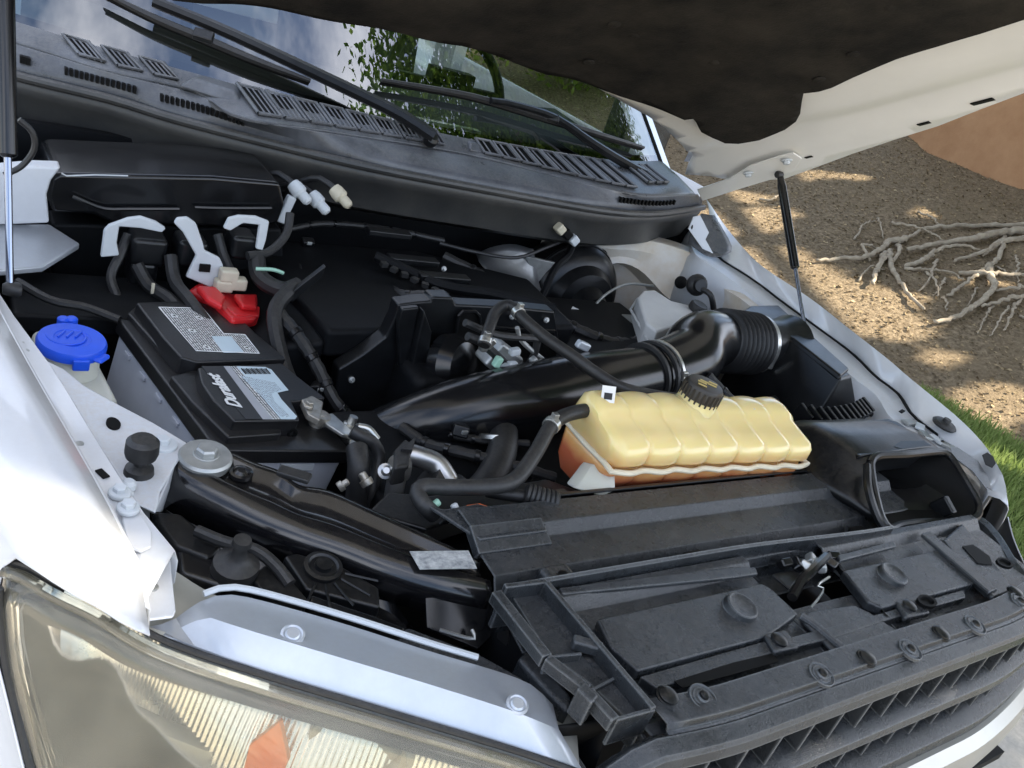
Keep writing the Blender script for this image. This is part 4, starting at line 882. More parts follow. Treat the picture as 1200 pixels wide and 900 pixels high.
# latch opening with its hardware
MB().box((.017, .12, .90), (.15, .11, .01)).build('latch_well', M['matte'], fp)
pxplate('latch_flap', [(938, 724), (948, 716), (1000, 708), (1018, 716), (1056, 741), (985, 770)], .998, .006, M['plas'], fp, .003)
MB().tube(spline(ats([(938, 722), (955, 733), (985, 758), (1000, 768)], .999), 12), .005, 10).build('flap_roll', M['plas'], fp)
pxplate('latch_tongue', [(905, 672), (948, 664), (925, 690)], .996, .004, M['semi'], fp, .002)
MB().tube(spline(ats([(928, 700, .998), (940, 680, 1.005), (952, 668, 1.01), (968, 652, 1.012)]), 12), .006, 8).build('latch_hook', M['bpaint'], fp)
MB().tube(spline(ats([(950, 712, 1.0), (960, 700, 1.0), (965, 690, 1.0), (958, 686, 1.002), (972, 676, 1.002)]), 12), .0016, 6).build('spring', M['steel'], fp)
for k, (px, py, c) in enumerate([(920, 660, 'gloss'), (934, 662, 'gloss'), (946, 664, 'steel'), (955, 659, 'steel'), (962, 663, 'galv'), (972, 660, 'bpaint'), (976, 652, 'bpaint'), (950, 656, 'galv')]):
    MB().box(at(px, py, Z=1.0), (.02, .012, .012), Matrix.Rotation(k, 3, 'Z') @ Matrix.Rotation(.5, 3, 'X')).build('latch_piece', M[c], fp, bevel=.003)
plate('latch_wall', ats([(972, 648, 1.0), (985, 668, 1.0), (1040, 722, 1.0), (1036, 726, .985), (980, 675, .985), (966, 652, .985)]), 0, M['gloss'], fp, 0, vec=(.002, 0, 0))
# tray with raised walls at the near end
def wall(name, pl, z0, z1, th, mat_, parent):
    P = ats(pl, z1); mb = MB()
    for a, b in zip(P, P[1:]):
        d = (b - a); n = V(-d.y, d.x, 0).normalized() * th / 2
        mb.prism([a - n, a + n, b + n, b - n], (0, 0, z0 - z1))
    return mb.build(name, mat_, parent, bevel=.001)
tr = pxplate('tray_floor', [(598, 695), (645, 690), (700, 752), (762, 828), (735, 842), (690, 800), (642, 765)], 1.003, .006, M['plas'], T, 0)
wall('tray_wall', [(582, 692), (642, 768)], 1.007, 1.02, .011, M['plas'], tr); wall('tray_wall', [(642, 769), (690, 806)], 1.007, 1.02, .010, M['plas'], tr)
wall('tray_wall', [(690, 807), (722, 842)], 1.006, 1.02, .010, M['plas'], tr); wall('tray_wall', [(722, 842), (767, 830)], .985, 1.017, .004, M['plas'], tr)
wall('tray_wall', [(641, 681), (767, 829)], .965, 1.02, .006, M['plas'], tr); wall('tray_wall', [(592, 686), (641, 680)], .965, 1.019, .006, M['plas'], tr)
wall('tray_partition', [(642, 769), (682, 765)], .99, 1.012, .003, M['plas'], tr)
wall('tray_partition', [(693, 808), (728, 790)], .99, 1.008, .003, M['plas'], tr)
pxplate('tray_tab', [(676, 806), (686, 798), (702, 815), (694, 824)], 1.024, .03, M['plas'], tr, .002)
MB().lathe(at(690, 770, Z=1.0), (0, 0, 1), [(.009, 0), (.009, .003), (.005, .005)], 18).build('push_pin', M['semi'], tr)
MB().box(at(688, 757, Z=1.012), (.03, .012, .012), Matrix.Rotation(-.6, 3, 'Z')).build('clip', M['plas'], tr, bevel=.003)
# side pieces falling from the tray to the headlight
s0 = [p + V(.015, .012, 0) for p in spline(ats([(586, 695, .985), (620, 735, .985), (645, 772, .985), (690, 812, .985), (722, 846, .985)]), 12)]
MB().grid([s0, [p + V(-.008, -.005, -.03) for p in s0], [p + V(-.018, -.02, -.09) for p in s0], [p + V(-.02, -.03, -.3) for p in s0]]).build('side_duct', M['matte'], T, solid=.003)
pxplate('duct_lip', [(606, 770), (622, 756), (650, 790), (672, 815), (668, 835), (645, 815)], .975, .05, M['plas'], T, .006)
plate('duct_fin', ats([(590, 715, .97), (594, 745, .95), (598, 770, .93), (580, 760, .92), (584, 735, .95)]), 0, M['rub'], T, 0, vec=(.003, 0, 0))

# ---------------- grille
def gy(x): return .30 * max(0, abs(x) - .25) ** 1.6                   # sweep back of the nose
gx = [-.41 + .022 * i for i in range(46)]
def gprof(name, sec, mat_, parent, xs=gx, solid=.003, angle=25, dz=None):
    return MB().grid([[V(x, y + gy(x), z + (dz(x) if dz else 0)) for x in xs] for y, z in sec]).build(name, mat_, parent, solid=solid, angle=angle)
nose = lambda x: -.10 * smooth01(-.36, -.47, x)
gr = gprof('grille', [(.026, .998), (.024, 1.012), (-.004, 1.0125), (-.0065, 1.006), (-.010, 1.0055)], M['plas'], T, xs=gx[3:], dz=None); gr['label'] = 'black grille with a row of push pins along its top'
lipx = [-.425 + .0217 * i for i in range(48)]
gprof('top_lip', [(-.006, 1.003), (-.012, 1.0065), (-.026, 1.002), (-.029, .998), (-.030, .985), (-.024, .983), (.0, .984)], M['plas'], gr, xs=lipx, dz=nose)
gprof('lower_bar', [(.012, .940), (-.030, .932), (-.036, .928), (-.037, .915), (-.030, .912), (.0, .914)], M['plas'], gr, xs=lipx, dz=nose)
gprof('slot_back', [(.03, .985), (.05, .93), (.05, .80)], M['plug'], gr, xs=lipx)
gprof('lower_valance', [(.012, .876), (-.036, .868), (-.046, .862), (-.046, .835), (.0, .80)], M['plas'], gr, xs=lipx, dz=nose)
gprof('chrome_bar', [(-.02, .842), (-.052, .842), (-.066, .832), (-.072, .80), (-.066, .75), (-.05, .70), (-.05, .55)], M['chromeb'], gr, xs=lipx + [.62, .66], dz=nose)
for k in range(20):
    x = -.40 + k * .0505
    MB().box((x, -.004 + gy(x), .962 + nose(x)), (.0030, .046, .046)).build('rib', M['plas'], gr)
    x += .012
    MB().box((x, -.006 + gy(x), .895 + nose(x)), (.0030, .048, .042)).build('rib', M['plas'], gr)
pins = [(782, 816, 0), (824, 817, 1), (963, 790, 1), (1016, 771, 0), (1067, 761, 1), (1103, 742, 0), (1143, 732, 1), (1196, 705, 1), (1190, 694, 0)]
for px, py, k in pins:
    p = at(px, py, Z=1.0125)
    if k:
        MB().lathe(p, (0, -.15, 1), [(.0145, -.003), (.0142, .0006), (.0134, .001), (.0128, -.001), (.0110, -.001), (.0100, .0005), (.006, .0005), (.005, .002), (.003, .0025)], 28).build('push_pin', M['plas'], gr)
        MB().lathe(p + V(0, 0, .002), (0, -.15, 1), [(.005, 0), (.0045, .0025), (.002, .0035)], 16).build('pin_core', M['semi'], gr)
    else:
        MB().lathe(p, (0, -.12, 1), [(.0115, -.002), (.0112, .0005), (.0095, .001), (.0093, .0028), (.006, .0042)], 24).build('push_pin', M['semi'], gr)
# bodywork around the far end of the nose
fe = spline(ats([(1138, 608, .985), (1150, 612, .988), (1168, 632, .99), (1185, 660, .99), (1200, 680, .985), (1230, 720, .98)]), 20)
MB().grid([[p + V(-.05, -.01, -.05) for p in fe], [p + V(-.02, 0, -.03) for p in fe], fe, [p + V(.012, 0, .004) for p in fe], [p + V(.02, 0, -.02) for p in fe]]).build('corner_duct', M['plas'], T, solid=.003)
pxplate('corner_shelf', [(1105, 632), (1128, 612), (1150, 640), (1190, 690), (1165, 700), (1135, 672)], 1.006, .012, M['plas'], fp, .004)
pxplate('groove', [(1098, 634), (1103, 632), (1120, 650), (1116, 653)], 1.0045, .001, M['plug'], fp, 0)
pxplate('groove', [(1128, 640), (1140, 638), (1160, 652), (1163, 662), (1146, 660)], 1.0075, .001, M['plug'], fp, 0)
pxplate('cover_rail', [(1080, 625), (1090, 622), (1170, 690), (1160, 694)], 1.009, .006, M['plas'], fp, .002)
for p in [(1177, 660), (1086, 705)]:
    MB().lathe(at(*p, Z=1.008), (0, 0, 1), [(.017, -.002), (.017, .002), (.012, .002), (.011, -.001)], 20, .6).build('hole', M['plug'], fp)
wfc = spline(ats([(1182, 606, .992), (1186, 622, .988), (1192, 640, .98), (1210, 680, .97)]), 12)
MB().grid([wfc, [p + V(.03, .01, -.01) for p in wfc], [p + V(.07, .02, -.08) for p in wfc], [p + V(.08, .02, -.3) for p in wfc]]).build('fender_nose', M['white'], T, solid=.002)

# ================================================================== battery
O = at(255, 526, Z=.955); ey = V(-.055, .318, 0).normalized(); ex = V(.186, .036, -.035); ex = (ex - ey * ex.dot(ey)).normalized(); ez = ex.cross(ey)
BT = thing('car_battery', 'black and pale grey car battery with red terminal cover', 'battery')
bmw = Matrix.Identity(4)
for i in range(3): bmw[i][0] = ex[i]; bmw[i][1] = ey[i]; bmw[i][2] = ez[i]; bmw[i][3] = (O - ez * .17)[i]
BT.matrix_world = bmw
BZ = .17; BW, BL = .190, .318
def bl(px, py, h):
    d = RT * ((px - 600) / F) + DN * ((py - 450) / F) + FW; c = O + ez * h; t = (c - CAM).dot(ez) / d.dot(ez); q = CAM + d * t - O
    return V(q.dot(ex), q.dot(ey), BZ + h)
b = MB(); b.box((BW / 2, BL / 2, .075), (BW - .006, BL - .006, .16), taper=.96); b.build('case', M['case'], BT, bevel=.004)
for k in range(5): MB().box((.002, .05 + k * .055, .140), (.004, .018, .006)).build('case_rib', M['case'], BT, bevel=.001)
for k in range(2): MB().box((.045 + k * .075, .003, .142), (.05, .004, .010)).build('case_rib', M['wplas'], BT, bevel=.001)
b = MB(); b.box((BW / 2, BL / 2, .160), (BW + .004, BL + .004, .020)); b.build('lid', M['blk'], BT, bevel=.003)
def capo(name, pl, h, th):
    return MB().prism([bl(*p, h) for p in pl], (0, 0, -th)).build(name, M['blk'], BT, bevel=.003)
c1 = capo('vent_cap', [(160, 354), (215, 352), (268, 358), (300, 390), (336, 420), (232, 424), (212, 418), (192, 396)], .024, .026)
c2 = capo('vent_cap', [(232, 430), (330, 425), (348, 440), (382, 466), (342, 470), (352, 492), (275, 493), (250, 468), (236, 448)], .024, .026)
capo('lid_step', [(200, 440), (232, 432), (278, 494), (330, 494), (330, 508), (268, 512), (225, 470)], .010, .012)
capo('lid_step', [(150, 366), (162, 356), (215, 425), (205, 428)], .008, .010)
MB().lathe(bl(340, 505, .004) - V(0, .004, 0), (0, -1, 0), [(.007, 0), (.007, .003), (.004, .003), (.004, .001)], 16).build('lid_socket', M['plug'], BT)
MB().tube([bl(*p, .012) for p in [(190, 398), (200, 402), (215, 418), (232, 427), (330, 424)]], .0022, 6).build('handle_strap', M['blk'], BT)
# warning label
def lab(name, pl, h, mat_): return MB().prism([bl(*p, h) for p in pl], (0, 0, -.0005)).build(name, mat_, BT)
HW = .0247
wl_ = lab('warning_label', [(186, 360), (238, 361), (262, 391), (287, 392), (304, 414), (230, 411)], HW, M['print_w'])
frame = [(186, 360), (238, 361), (262, 391), (287, 392), (304, 414), (230, 411), (186, 360)]
MB().tube([bl(*p, HW + .0004) for p in frame], .0007, 4, cap=False).build('label_border', M['wink'], BT)
lab('barcode_sticker', [(248, 394), (271, 394), (286, 413), (262, 413)], HW + .0006, M['lpaper'])
for pl in ([(197, 366), (205, 366), (212, 374), (203, 374)], [(218, 384), (226, 384), (232, 391), (224, 391)], [(226, 369), (236, 369), (241, 376), (231, 376)], [(236, 404), (244, 404), (249, 410), (240, 410)], [(283, 405), (292, 405), (296, 410), (287, 410)]):
    c = sum((bl(*p, HW + .0006) for p in pl), V(0, 0, 0)) / 4
    MB().lathe(c, (0, 0, 1), [(.0052, 0), (.0052, .0003)], 12).build('warning_symbol', M['wink'], BT)
    MB().lathe(c + V(0, 0, .0002), (0, 0, 1), [(.0034, 0), (.0034, .0003)], 3).build('warning_symbol', M['ink'], BT)
# brand label
lab('label_field', [(236, 429), (268, 429), (318, 491), (288, 491)], HW, M['ldark'])
lab('label_band', [(262, 429), (276, 429), (328, 491), (308, 491)], HW + .0003, M['lgrey'])
lab('label_text_band', [(270, 429), (277, 429), (329, 491), (320, 491)], HW + .0006, M['print_w'])
lab('label_sheet', [(276, 429), (311, 430), (318, 433), (338, 457), (325, 460), (330, 468), (348, 488), (346, 491), (328, 491)], HW + .0005, M['lpaper'])
lab('label_print', [(282, 440), (322, 448), (330, 456), (318, 461), (322, 470), (340, 488), (330, 488)], HW + .0010, M['print_b'])
b = MB()
for k in range(16):
    a = bl(283 + k * 1.9, 432, HW + .001); c = bl(288 + k * 1.9, 438, HW + .001); b.tube([a, c], .0006 if k % 3 else .0011, 4)
b.build('barcode', M['ink'], BT)
fc = bpy.data.curves.new('brand', 'FONT'); fc.body = 'Duralast'; fc.size = .0215; fc.shear = .30; fc.extrude = .0002; fc.offset = .0006; fc.space_character = .95
fo = bpy.data.objects.new('brand', fc); COL.objects.link(fo); bpy.context.view_layer.update()
me = bpy.data.meshes.new_from_object(fo.evaluated_get(bpy.context.evaluated_depsgraph_get())); bpy.data.objects.remove(fo)
me.materials.clear(); me.materials.append(M['wink']); lo = bpy.data.objects.new('brand_lettering', me); COL.objects.link(lo); lo.parent = BT
a, c = bl(284, 478, HW + .0008), bl(255, 438, HW + .0008); dv = c - a
lo.location = a; lo.rotation_euler = (0, 0, math.atan2(dv.y, dv.x)); ww = max(v.co.x for v in me.vertices); k = dv.length / ww; lo.scale = (k, k, 1)
# red cover on the positive post
rcv = MB()
P = [bl(*p, .018) for p in [(218, 348), (228, 340), (250, 340), (268, 352), (300, 352), (298, 382), (270, 384), (250, 366)]]
rcv.prism(P, (0, 0, .014)); rcv.build('terminal_cover', M['red'], BT, bevel=.006, seg=3)
MB().prism([bl(*p, .034) for p in [(228, 342), (250, 343), (262, 355), (258, 366), (240, 356)]], (0, 0, .012)).build('cover_hump', M['red'], BT, bevel=.005, seg=3)
MB().prism([bl(*p, .034) for p in [(272, 350), (298, 352), (299, 366), (282, 364)]], (0, 0, .010)).build('cover_hump', M['red'], BT, bevel=.004, seg=3)
MB().prism([bl(*p, .012) for p in [(258, 374), (300, 372), (299, 384), (272, 385)]], (0, 0, .022)).build('cover_skirt', M['red'], BT, bevel=.004)
# negative clamp and lead
cp = bl(374, 488, .014)
MB().lathe(cp - V(0, 0, .018), (0, 0, 1), [(.0095, 0), (.009, .022), (.008, .024)], 18).build('post', M['lead'], BT)
MB().lathe(cp - V(0, 0, .008), (0, 0, 1), [(.0105, 0), (.0155, .001), (.0155, .012), (.0105, .013)], 20).build('clamp_ring', M['lead'], BT)
MB().prism([bl(*p, .014) for p in [(350, 475), (362, 470), (376, 478), (372, 500), (358, 492)]], (0, 0, .010)).build('clamp_ear', M['lead'], BT, bevel=.002)
bolt(BT, bl(361, 476, .026), (0, 0, 1), .0055, M['lead'], 'clamp_bolt', 1.3)
MB().prism([bl(*p, .010) for p in [(376, 490), (388, 488), (410, 508), (413, 516), (400, 513), (380, 500)]], (0, 0, .006)).build('clamp_arm', M['steel'], BT, bevel=.002)
s2 = bl(411, 497, .016)
MB().lathe(s2 - V(0, 0, .012), (0, 0, 1), [(.015, 0), (.015, .004), (.011, .006), (.010, .012), (.0065, .013), (.006, .024)], 18).build('lead_stud', M['steel'], BT)
MB().prism([bl(*p, .006) for p in [(402, 500), (420, 498), (428, 522), (410, 526)]], (0, 0, .004)).build('lead_lug', M['steel'], BT, bevel=.0015)

# ================================================================== washer bottle
WB = thing('washer_bottle', 'milky washer fluid bottle with a blue cap', 'bottle', at(85, 400, Z=.80))
cc = at(84, 402, Z=.992)
# neck and shoulder of the bottle, seen between fender flange and battery
b = MB(); b.prism(ats([(35, 385), (70, 380), (105, 400), (139, 465), (134, 476), (110, 480), (60, 455)], .955), (0, 0, -.25)); keep(b.build('body', M['bottle'], WB, bevel=.012, seg=3), WB)
keep(MB().lathe(cc - V(0, 0, .05), (0, 0, 1), [(.034, 0), (.032, .02), (.031, .04)], 28).build('neck', M['bottle'], WB), WB)
keep(MB().lathe(cc - V(0, 0, .008), (.03, -.05, 1), [(.034, 0), (.0375, .002), (.038, .010), (.036, .014), (.020, .0155), (.019, .0145), (.001, .0145)], 40).build('cap', M['blue'], WB), WB)
keep(MB().box(at(108, 416, Z=.988), (.035, .02, .006), Matrix.Rotation(-.7, 3, 'Z')).build('cap_tab', M['blue'], WB, bevel=.003), WB)
keep(MB().box(at(95, 428, Z=.985), (.018, .006, .014)).build('cap_latch', M['blue'], WB, bevel=.002), WB)
keep(MB().tube([cc + V(math.cos(a) * .021 - .006, math.sin(a) * .021 + .004, .007) for a in [6.283 * k / 24 for k in range(25)]], .0012, 5, cap=False).build('cap_ring', M['blue'], WB), WB)
for k in range(3):
    a0 = cc + V(-.010 + .009 * k, .006, .008); keep(MB().tube([a0 + V(-.005, -.006, 0), a0 + V(0, .002, 0), a0 + V(.004, .009, 0)], .0012, 5).build('spray_symbol', M['blue'], WB), WB)
for x in (74, 84): keep(MB().lathe(at(x, 376, Z=.992), (0, 0, 1), [(.007, -.006), (.007, .003), (.005, .005)], 12).build('cap_hinge', M['blue'], WB), WB)

# ================================================================== coolant tank
CT = thing('coolant_tank', 'yellowed ribbed coolant tank behind the radiator cover', 'coolant tank', (.03, .40, .90))
tx0, tx1 = -.150, .236
def scal(u, n=7.0): return abs(math.sin(math.pi * u * n)) ** .45
def tank_row(sec, mat_, name, n=7, a=1.0, closed=True, ends=True):
    rows = []; N_ = 127
    for i in range(N_):
        u = i / (N_ - 1); x = tx0 + (tx1 - tx0) * u; s = .90 + .10 * scal(u, n)
        endk = min(1, (min(u, 1 - u) / .035)) ; endk = .80 + .20 * math.sin(endk * 1.5708)
        row = []
        cy = sum(p[0] for p in sec) / len(sec); cz = sum(p[1] for p in sec) / len(sec)
        for y, z in sec:
            lift = .003 * smooth01(.0, .9, 1 - u)                     # near end stands a little taller
            yy = cy + (y - cy) * s * endk - .02 * u; zz = cz + (z - cz) * (s * endk) + (lift if z > cz else 0)
            row.append(V(x, yy, zz + .017))
        rows.append(row)
    mb = MB(); mb.grid(rows, closed=True); mb.add(rows[0], [tuple(range(len(sec)))]); mb.add(rows[-1], [tuple(range(len(sec)))])
    return keep(mb.build(name, mat_, CT, angle=50), CT)
up_sec = [(.347, 1.000), (.339, 1.010), (.339, 1.026), (.346, 1.034), (.372, 1.040), (.396, 1.046), (.402, 1.053), (.422, 1.059), (.440, 1.059), (.452, 1.050), (.458, 1.030), (.464, 1.002), (.43, .99), (.38, .99)]
lo_sec = [(.350, 1.000), (.346, .992), (.348, .975), (.362, .952), (.40, .935), (.44, .935), (.458, .955), (.462, .998)]
tank_row(up_sec, M['tank'], 'upper_shell'); tank_row(lo_sec, M['tanklow'], 'lower_shell')
sm_ = [V(tx0 + (tx1 - tx0) * (i / 60), .339 - .02 * (i / 60) + .0025 * math.cos(i / 60 * 7 * 6.283), 1.017) for i in range(61)]
sm_ = [V(tx0 + .004, .455, 1.019), V(tx0 - .001, .40, 1.019), V(tx0 + .002, .36, 1.018)] + sm_ + [V(tx1 - .002, .35, 1.017), V(tx1 - .002, .43, 1.017)]
keep(MB().tube(sm_, .0040, 8).build('seam_flange', M['tankclr'], CT), CT)
keep(MB().prism(ats([(671, 572, .992), (688, 550, 1.0), (704, 534, 1.010), (722, 556, 1.008), (723, 575, .998), (706, 583, .990)]), (.004, .02, -.008)).build('foot', M['bottle'], CT, bevel=.006, seg=3), CT)
keep(MB().lathe(V(.046, .418, 1.048), (.04, -.04, 1), [(.040, 0), (.034, .014), (.030, .022), (.0295, .034)], 32).build('filler_neck', M['tank'], CT), CT)
cpc = V(.046, .418, 1.048) + V(.04, -.04, 1).normalized() * .028; ca = V(.04, -.04, 1).normalized()
cap = MB(); prof_ = [(.0285, 0), (.0285, .022), (.026, .027), (.015, .028), (.001, .028)]
cap.lathe(cpc, ca, prof_, 36); capo_ = keep(cap.build('cap', M['cap'], CT), CT)
e1 = ca.cross(V(0, 1, 0)).normalized(); e2 = ca.cross(e1)
for k in range(22):
    a = 6.2832 * k / 22; r_ = e1 * math.cos(a) + e2 * math.sin(a); g_ = MB().tube([cpc + r_ * .0287 + ca * .002, cpc + r_ * .0287 + ca * .022], .0019, 5).build('cap_grip', M['cap'], CT); keep(g_, CT)
M['capink'] = mat('cap_print', (.55, .42, .14), .5)
for k in range(5):
    q = cpc + ca * .0285 + e1 * (-.014 + .007 * k) + e2 * (.006 * math.sin(k * 2)); keep(MB().box(q, (.004, .013, .0008), ca.to_track_quat('Z', 'Y').to_matrix()).build('cap_symbol', M['capink'], CT), CT)
h1 = [at(702, 480, Z=1.055), at(680, 482, Z=1.055), at(660, 488, Z=1.05), at(645, 500, Z=1.045), at(628, 530, Z=1.03), at(608, 558, Z=1.015), at(590, 568, Z=1.01), at(560, 571, Z=1.005), at(520, 571, Z=1.0), at(497, 570, Z=1.0), at(489, 578, Z=.995), at(497, 592, Z=.99), at(508, 603, Z=.975)]
def hose(name, pts, r, m_, par, clamps=(), n=60, cm='steel'):
    S = spline(pts, n); o = keep(MB().tube(S, r, 12).build(name, m_, par), par)
    for c in clamps:
        i = int(c * (n - 1)); d = (S[min(i + 1, n - 1)] - S[max(i - 1, 0)]).normalized()
        mb = MB(); mb.lathe(S[i] - d * .005, d, [(r * 1.02, 0), (r * 1.18, 0), (r * 1.18, .010), (r * 1.02, .010)], 18); mb.box(S[i] + V(0, 0, r * 1.4), (.008, .008, r * .8))
        keep(mb.build('hose_clamp', M[cm], par, bevel=.0008), par)
    return o
hose('hose', h1, .0098, M['rub'], CT, (.03, .26))
h2 = [at(567, 405, Y=.62), at(573, 385, Y=.64), at(582, 364, Y=.66), at(598, 358, Y=.66), at(615, 375, Y=.62), at(640, 396, Y=.58), at(668, 415, Y=.54), at(700, 438, Y=.50), at(730, 455, Y=.47), at(770, 464, Y=.46), at(800, 468, Y=.45), at(812, 470, Y=.445)]
hose('hose', h2, .0088, M['rub'], CT, (.02, .26))
def tag_(px, py, z, par, m_='tape', w=.018, h=.022, ink=True):
    c = at(px, py, Z=z); n = (CAM - c).normalized(); q = n.to_track_quat('Z', 'Y').to_matrix() @ Matrix.Rotation(R(15), 3, 'Z')
    keep(MB().box(c, (w, h, .0008), q).build('paper_tag', M[m_], par), par)
    if ink: keep(MB().box(c + n * .0006 - q @ V(0, h * .12, 0), (w * .6, h * .4, .0006), q).build('tag_print', M['ink'], par), par)
tag_(713, 462, 1.085, CT); tag_(877, 483, 1.065, CT, w=.018, h=.014)

# ================================================================== air intake
AI = thing('air_intake', 'black air intake with ducts, bellows and air box', 'air intake', (.3, .6, .85))
d1 = [V(-.36, .74, .74), V(-.345, .69, .81), V(-.30, .645, .875), V(-.22, .615, .925), V(-.10, .61, .950), V(.0, .62, .963), V(.12, .635, .975), V(.21, .648, .985)]
S = spline(d1, 50); rr = [.036 + .026 * smooth01(.1, .6, i / 49) - .010 * smooth01(.7, 1, i / 49) for i in range(50)]
keep(MB().tube(S, rr, 28).build('duct', M['gloss'], AI), AI)
d2 = [V(.19, .645, .983), V(.25, .655, .99), V(.31, .672, 1.0), V(.345, .70, 1.012), V(.385, .722, 1.016), V(.42, .733, 1.014), V(.455, .737, 1.010)]
keep(MB().tube(spline(d2, 40), [.055 + .006 * math.sin(i / 39 * 3.14) for i in range(40)], 28).build('elbow', M['gloss'], AI), AI)
for c, k in ((V(.195, .646, .984), 0), (V(.21, .648, .985), 1), (V(.172, .643, .981), 2)):
    keep(MB().lathe(c, V(1, .2, .12), [(.056, 0), (.0595, .001), (.0595, .007), (.056, .008)], 32).build('hose_clamp', M['steel'] if k == 1 else M['rub'], AI), AI)
keep(MB().box(V(.222, .60, 1.008), (.012, .012, .018)).build('clamp_screw', M['steel'], AI, bevel=.002), AI)
bel = []
for i in range(97):
    u = i / 96; bel.append((.057 + .0095 * (.5 + .5 * math.cos(u * 6.2832 * 8 + 3.14)) * smooth01(0, .06, u) * smooth01(1, .94, u), u * .115))
keep(MB().lathe(V(.448, .737, 1.010), V(1, .02, -.05), bel, 40).build('bellows', M['rub'], AI), AI)
keep(MB().lathe(V(.562, .739, 1.005), V(1, .02, -.05), [(.057, -.004), (.063, -.003), (.063, .009), (.057, .010)], 40).build('hose_clamp', M['steel'], AI), AI)
keep(MB().box(V(.567, .685, .99), (.014, .016, .024)).build('clamp_screw', M['steel'], AI, bevel=.002), AI)
keep(MB().lathe(V(.568, .739, 1.003), V(1, .02, -.05), [(.057, 0), (.057, .055), (.064, .085), (.072, .11)], 36).build('air_box_neck', M['semi'], AI), AI)
# air box: sloped lid
top_ = ats([(858, 372, 1.045), (880, 358, 1.05), (912, 357, 1.05), (996, 432, 1.045), (986, 440, 1.045), (930, 396, 1.045), (900, 380, 1.045)])
keep(MB().prism(top_, (-.004, .0, -.012)).build('air_box_rim', M['semi'], AI, bevel=.004), AI)
tp = ats([(862, 376, 1.04), (900, 384, 1.04), (930, 400, 1.04), (986, 444, 1.04), (998, 440, 1.04), (912, 362, 1.04), (880, 362, 1.04)]); cen_ = sum(tp, V(0, 0, 0)) / 7
bt_ = [V(.60, .80, .93), V(.565, .73, .93), V(.55, .66, .93), V(.575, .535, .945), V(.70, .52, .95), V(.76, .70, .93), V(.72, .86, .93)]
bt2 = [p + V(-.01, 0, -.12) for p in bt_]
mb = MB(); mb.grid([tp, [a.lerp(b, .5) for a, b in zip(tp, bt_)], bt_, bt2], closed=True); mb.add(tp, [tuple(range(7))])
keep(mb.build('air_box', M['semi'], AI, bevel=.006, seg=2), AI)
rb = [at(944, 484, Z=.985), at(960, 486, Z=.985), at(985, 484, Z=.985), at(1005, 480, Z=.985), at(1022, 486, Z=.99)]
keep(MB().tube(spline(rb, 14), .005, 8).build('box_flange', M['semi'], AI), AI)
RS = spline([at(942, 485, Z=1.0), at(970, 489, Z=1.005), at(998, 485, Z=1.01), at(1014, 477, Z=1.012)], 12)
for p in RS: keep(MB().box(p, (.007, .034, .022), Matrix.Rotation(.3, 3, 'X')).build('flange_rib', M['semi'], AI, bevel=.001), AI)
# fresh air snorkel with its open mouth
mo = [(1019, 542, 1.045), (1026, 534, 1.05), (1060, 533, 1.052), (1100, 529, 1.05), (1112, 532, 1.048), (1130, 562, 1.03), (1148, 592, 1.01), (1146, 606, 1.0), (1130, 612, .992), (1110, 612, .99), (1080, 612, .985), (1052, 616, .985), (1042, 622, .985), (1032, 608, 1.0), (1024, 575, 1.02)]
MO = ats(mo); c_ = sum(MO, V(0, 0, 0)) / len(MO)
ring = resample(MO + [MO[0]], 61)[:-1]
ring = [(ring[i - 1] + ring[i] * 2 + ring[(i + 1) % 60]) / 4 for i in range(60)]
keep(MB().tube(ring + [ring[0]], .0068, 10, cap=False).build('snorkel_rim', M['semi'], AI), AI)
bk = V(-.02, .075, -.004)
def srow(k, s, dz): return [c_ + (p - c_) * s + bk * k + V(0, 0, dz) for p in ring]
keep(MB().grid([srow(0, 1.0, 0), srow(.25, 1.05, 0), srow(.6, 1.07, .004), srow(1.2, 1.07, .002), srow(1.7, 1.03, -.012), srow(2.0, .95, -.03), srow(2.05, .4, -.03)], closed=True).build('snorkel', M['semi'], AI, angle=180), AI)
keep(MB().grid([srow(.02, .95, 0), srow(.5, .98, 0), srow(1.2, .97, -.004), srow(1.75, .90, -.016), srow(1.8, .1, -.02)], closed=True).build('snorkel_throat', M['plug'], AI), AI)
keep(MB().prism(ats([(958, 500, 1.035), (1040, 490, 1.05), (1052, 494, 1.05), (1094, 523, 1.052), (1060, 527, 1.055), (1008, 534, 1.05), (985, 522, 1.03), (955, 508, 1.02)]), (0, .01, -.05)).build('snorkel_top', M['semi'], AI, bevel=.012, seg=4), AI)
keep(MB().tube(spline(ats([(1016, 545, 1.05), (1018, 575, 1.03), (1030, 610, 1.0), (1046, 628, .99)]), 14), .006, 8).build('snorkel_edge', M['semi'], AI), AI)
keep(MB().box(at(1105, 595, Z=1.0), (.014, .03, .03), Matrix.Rotation(.5, 3, 'X')).build('snorkel_tab', M['semi'], AI, bevel=.003), AI)

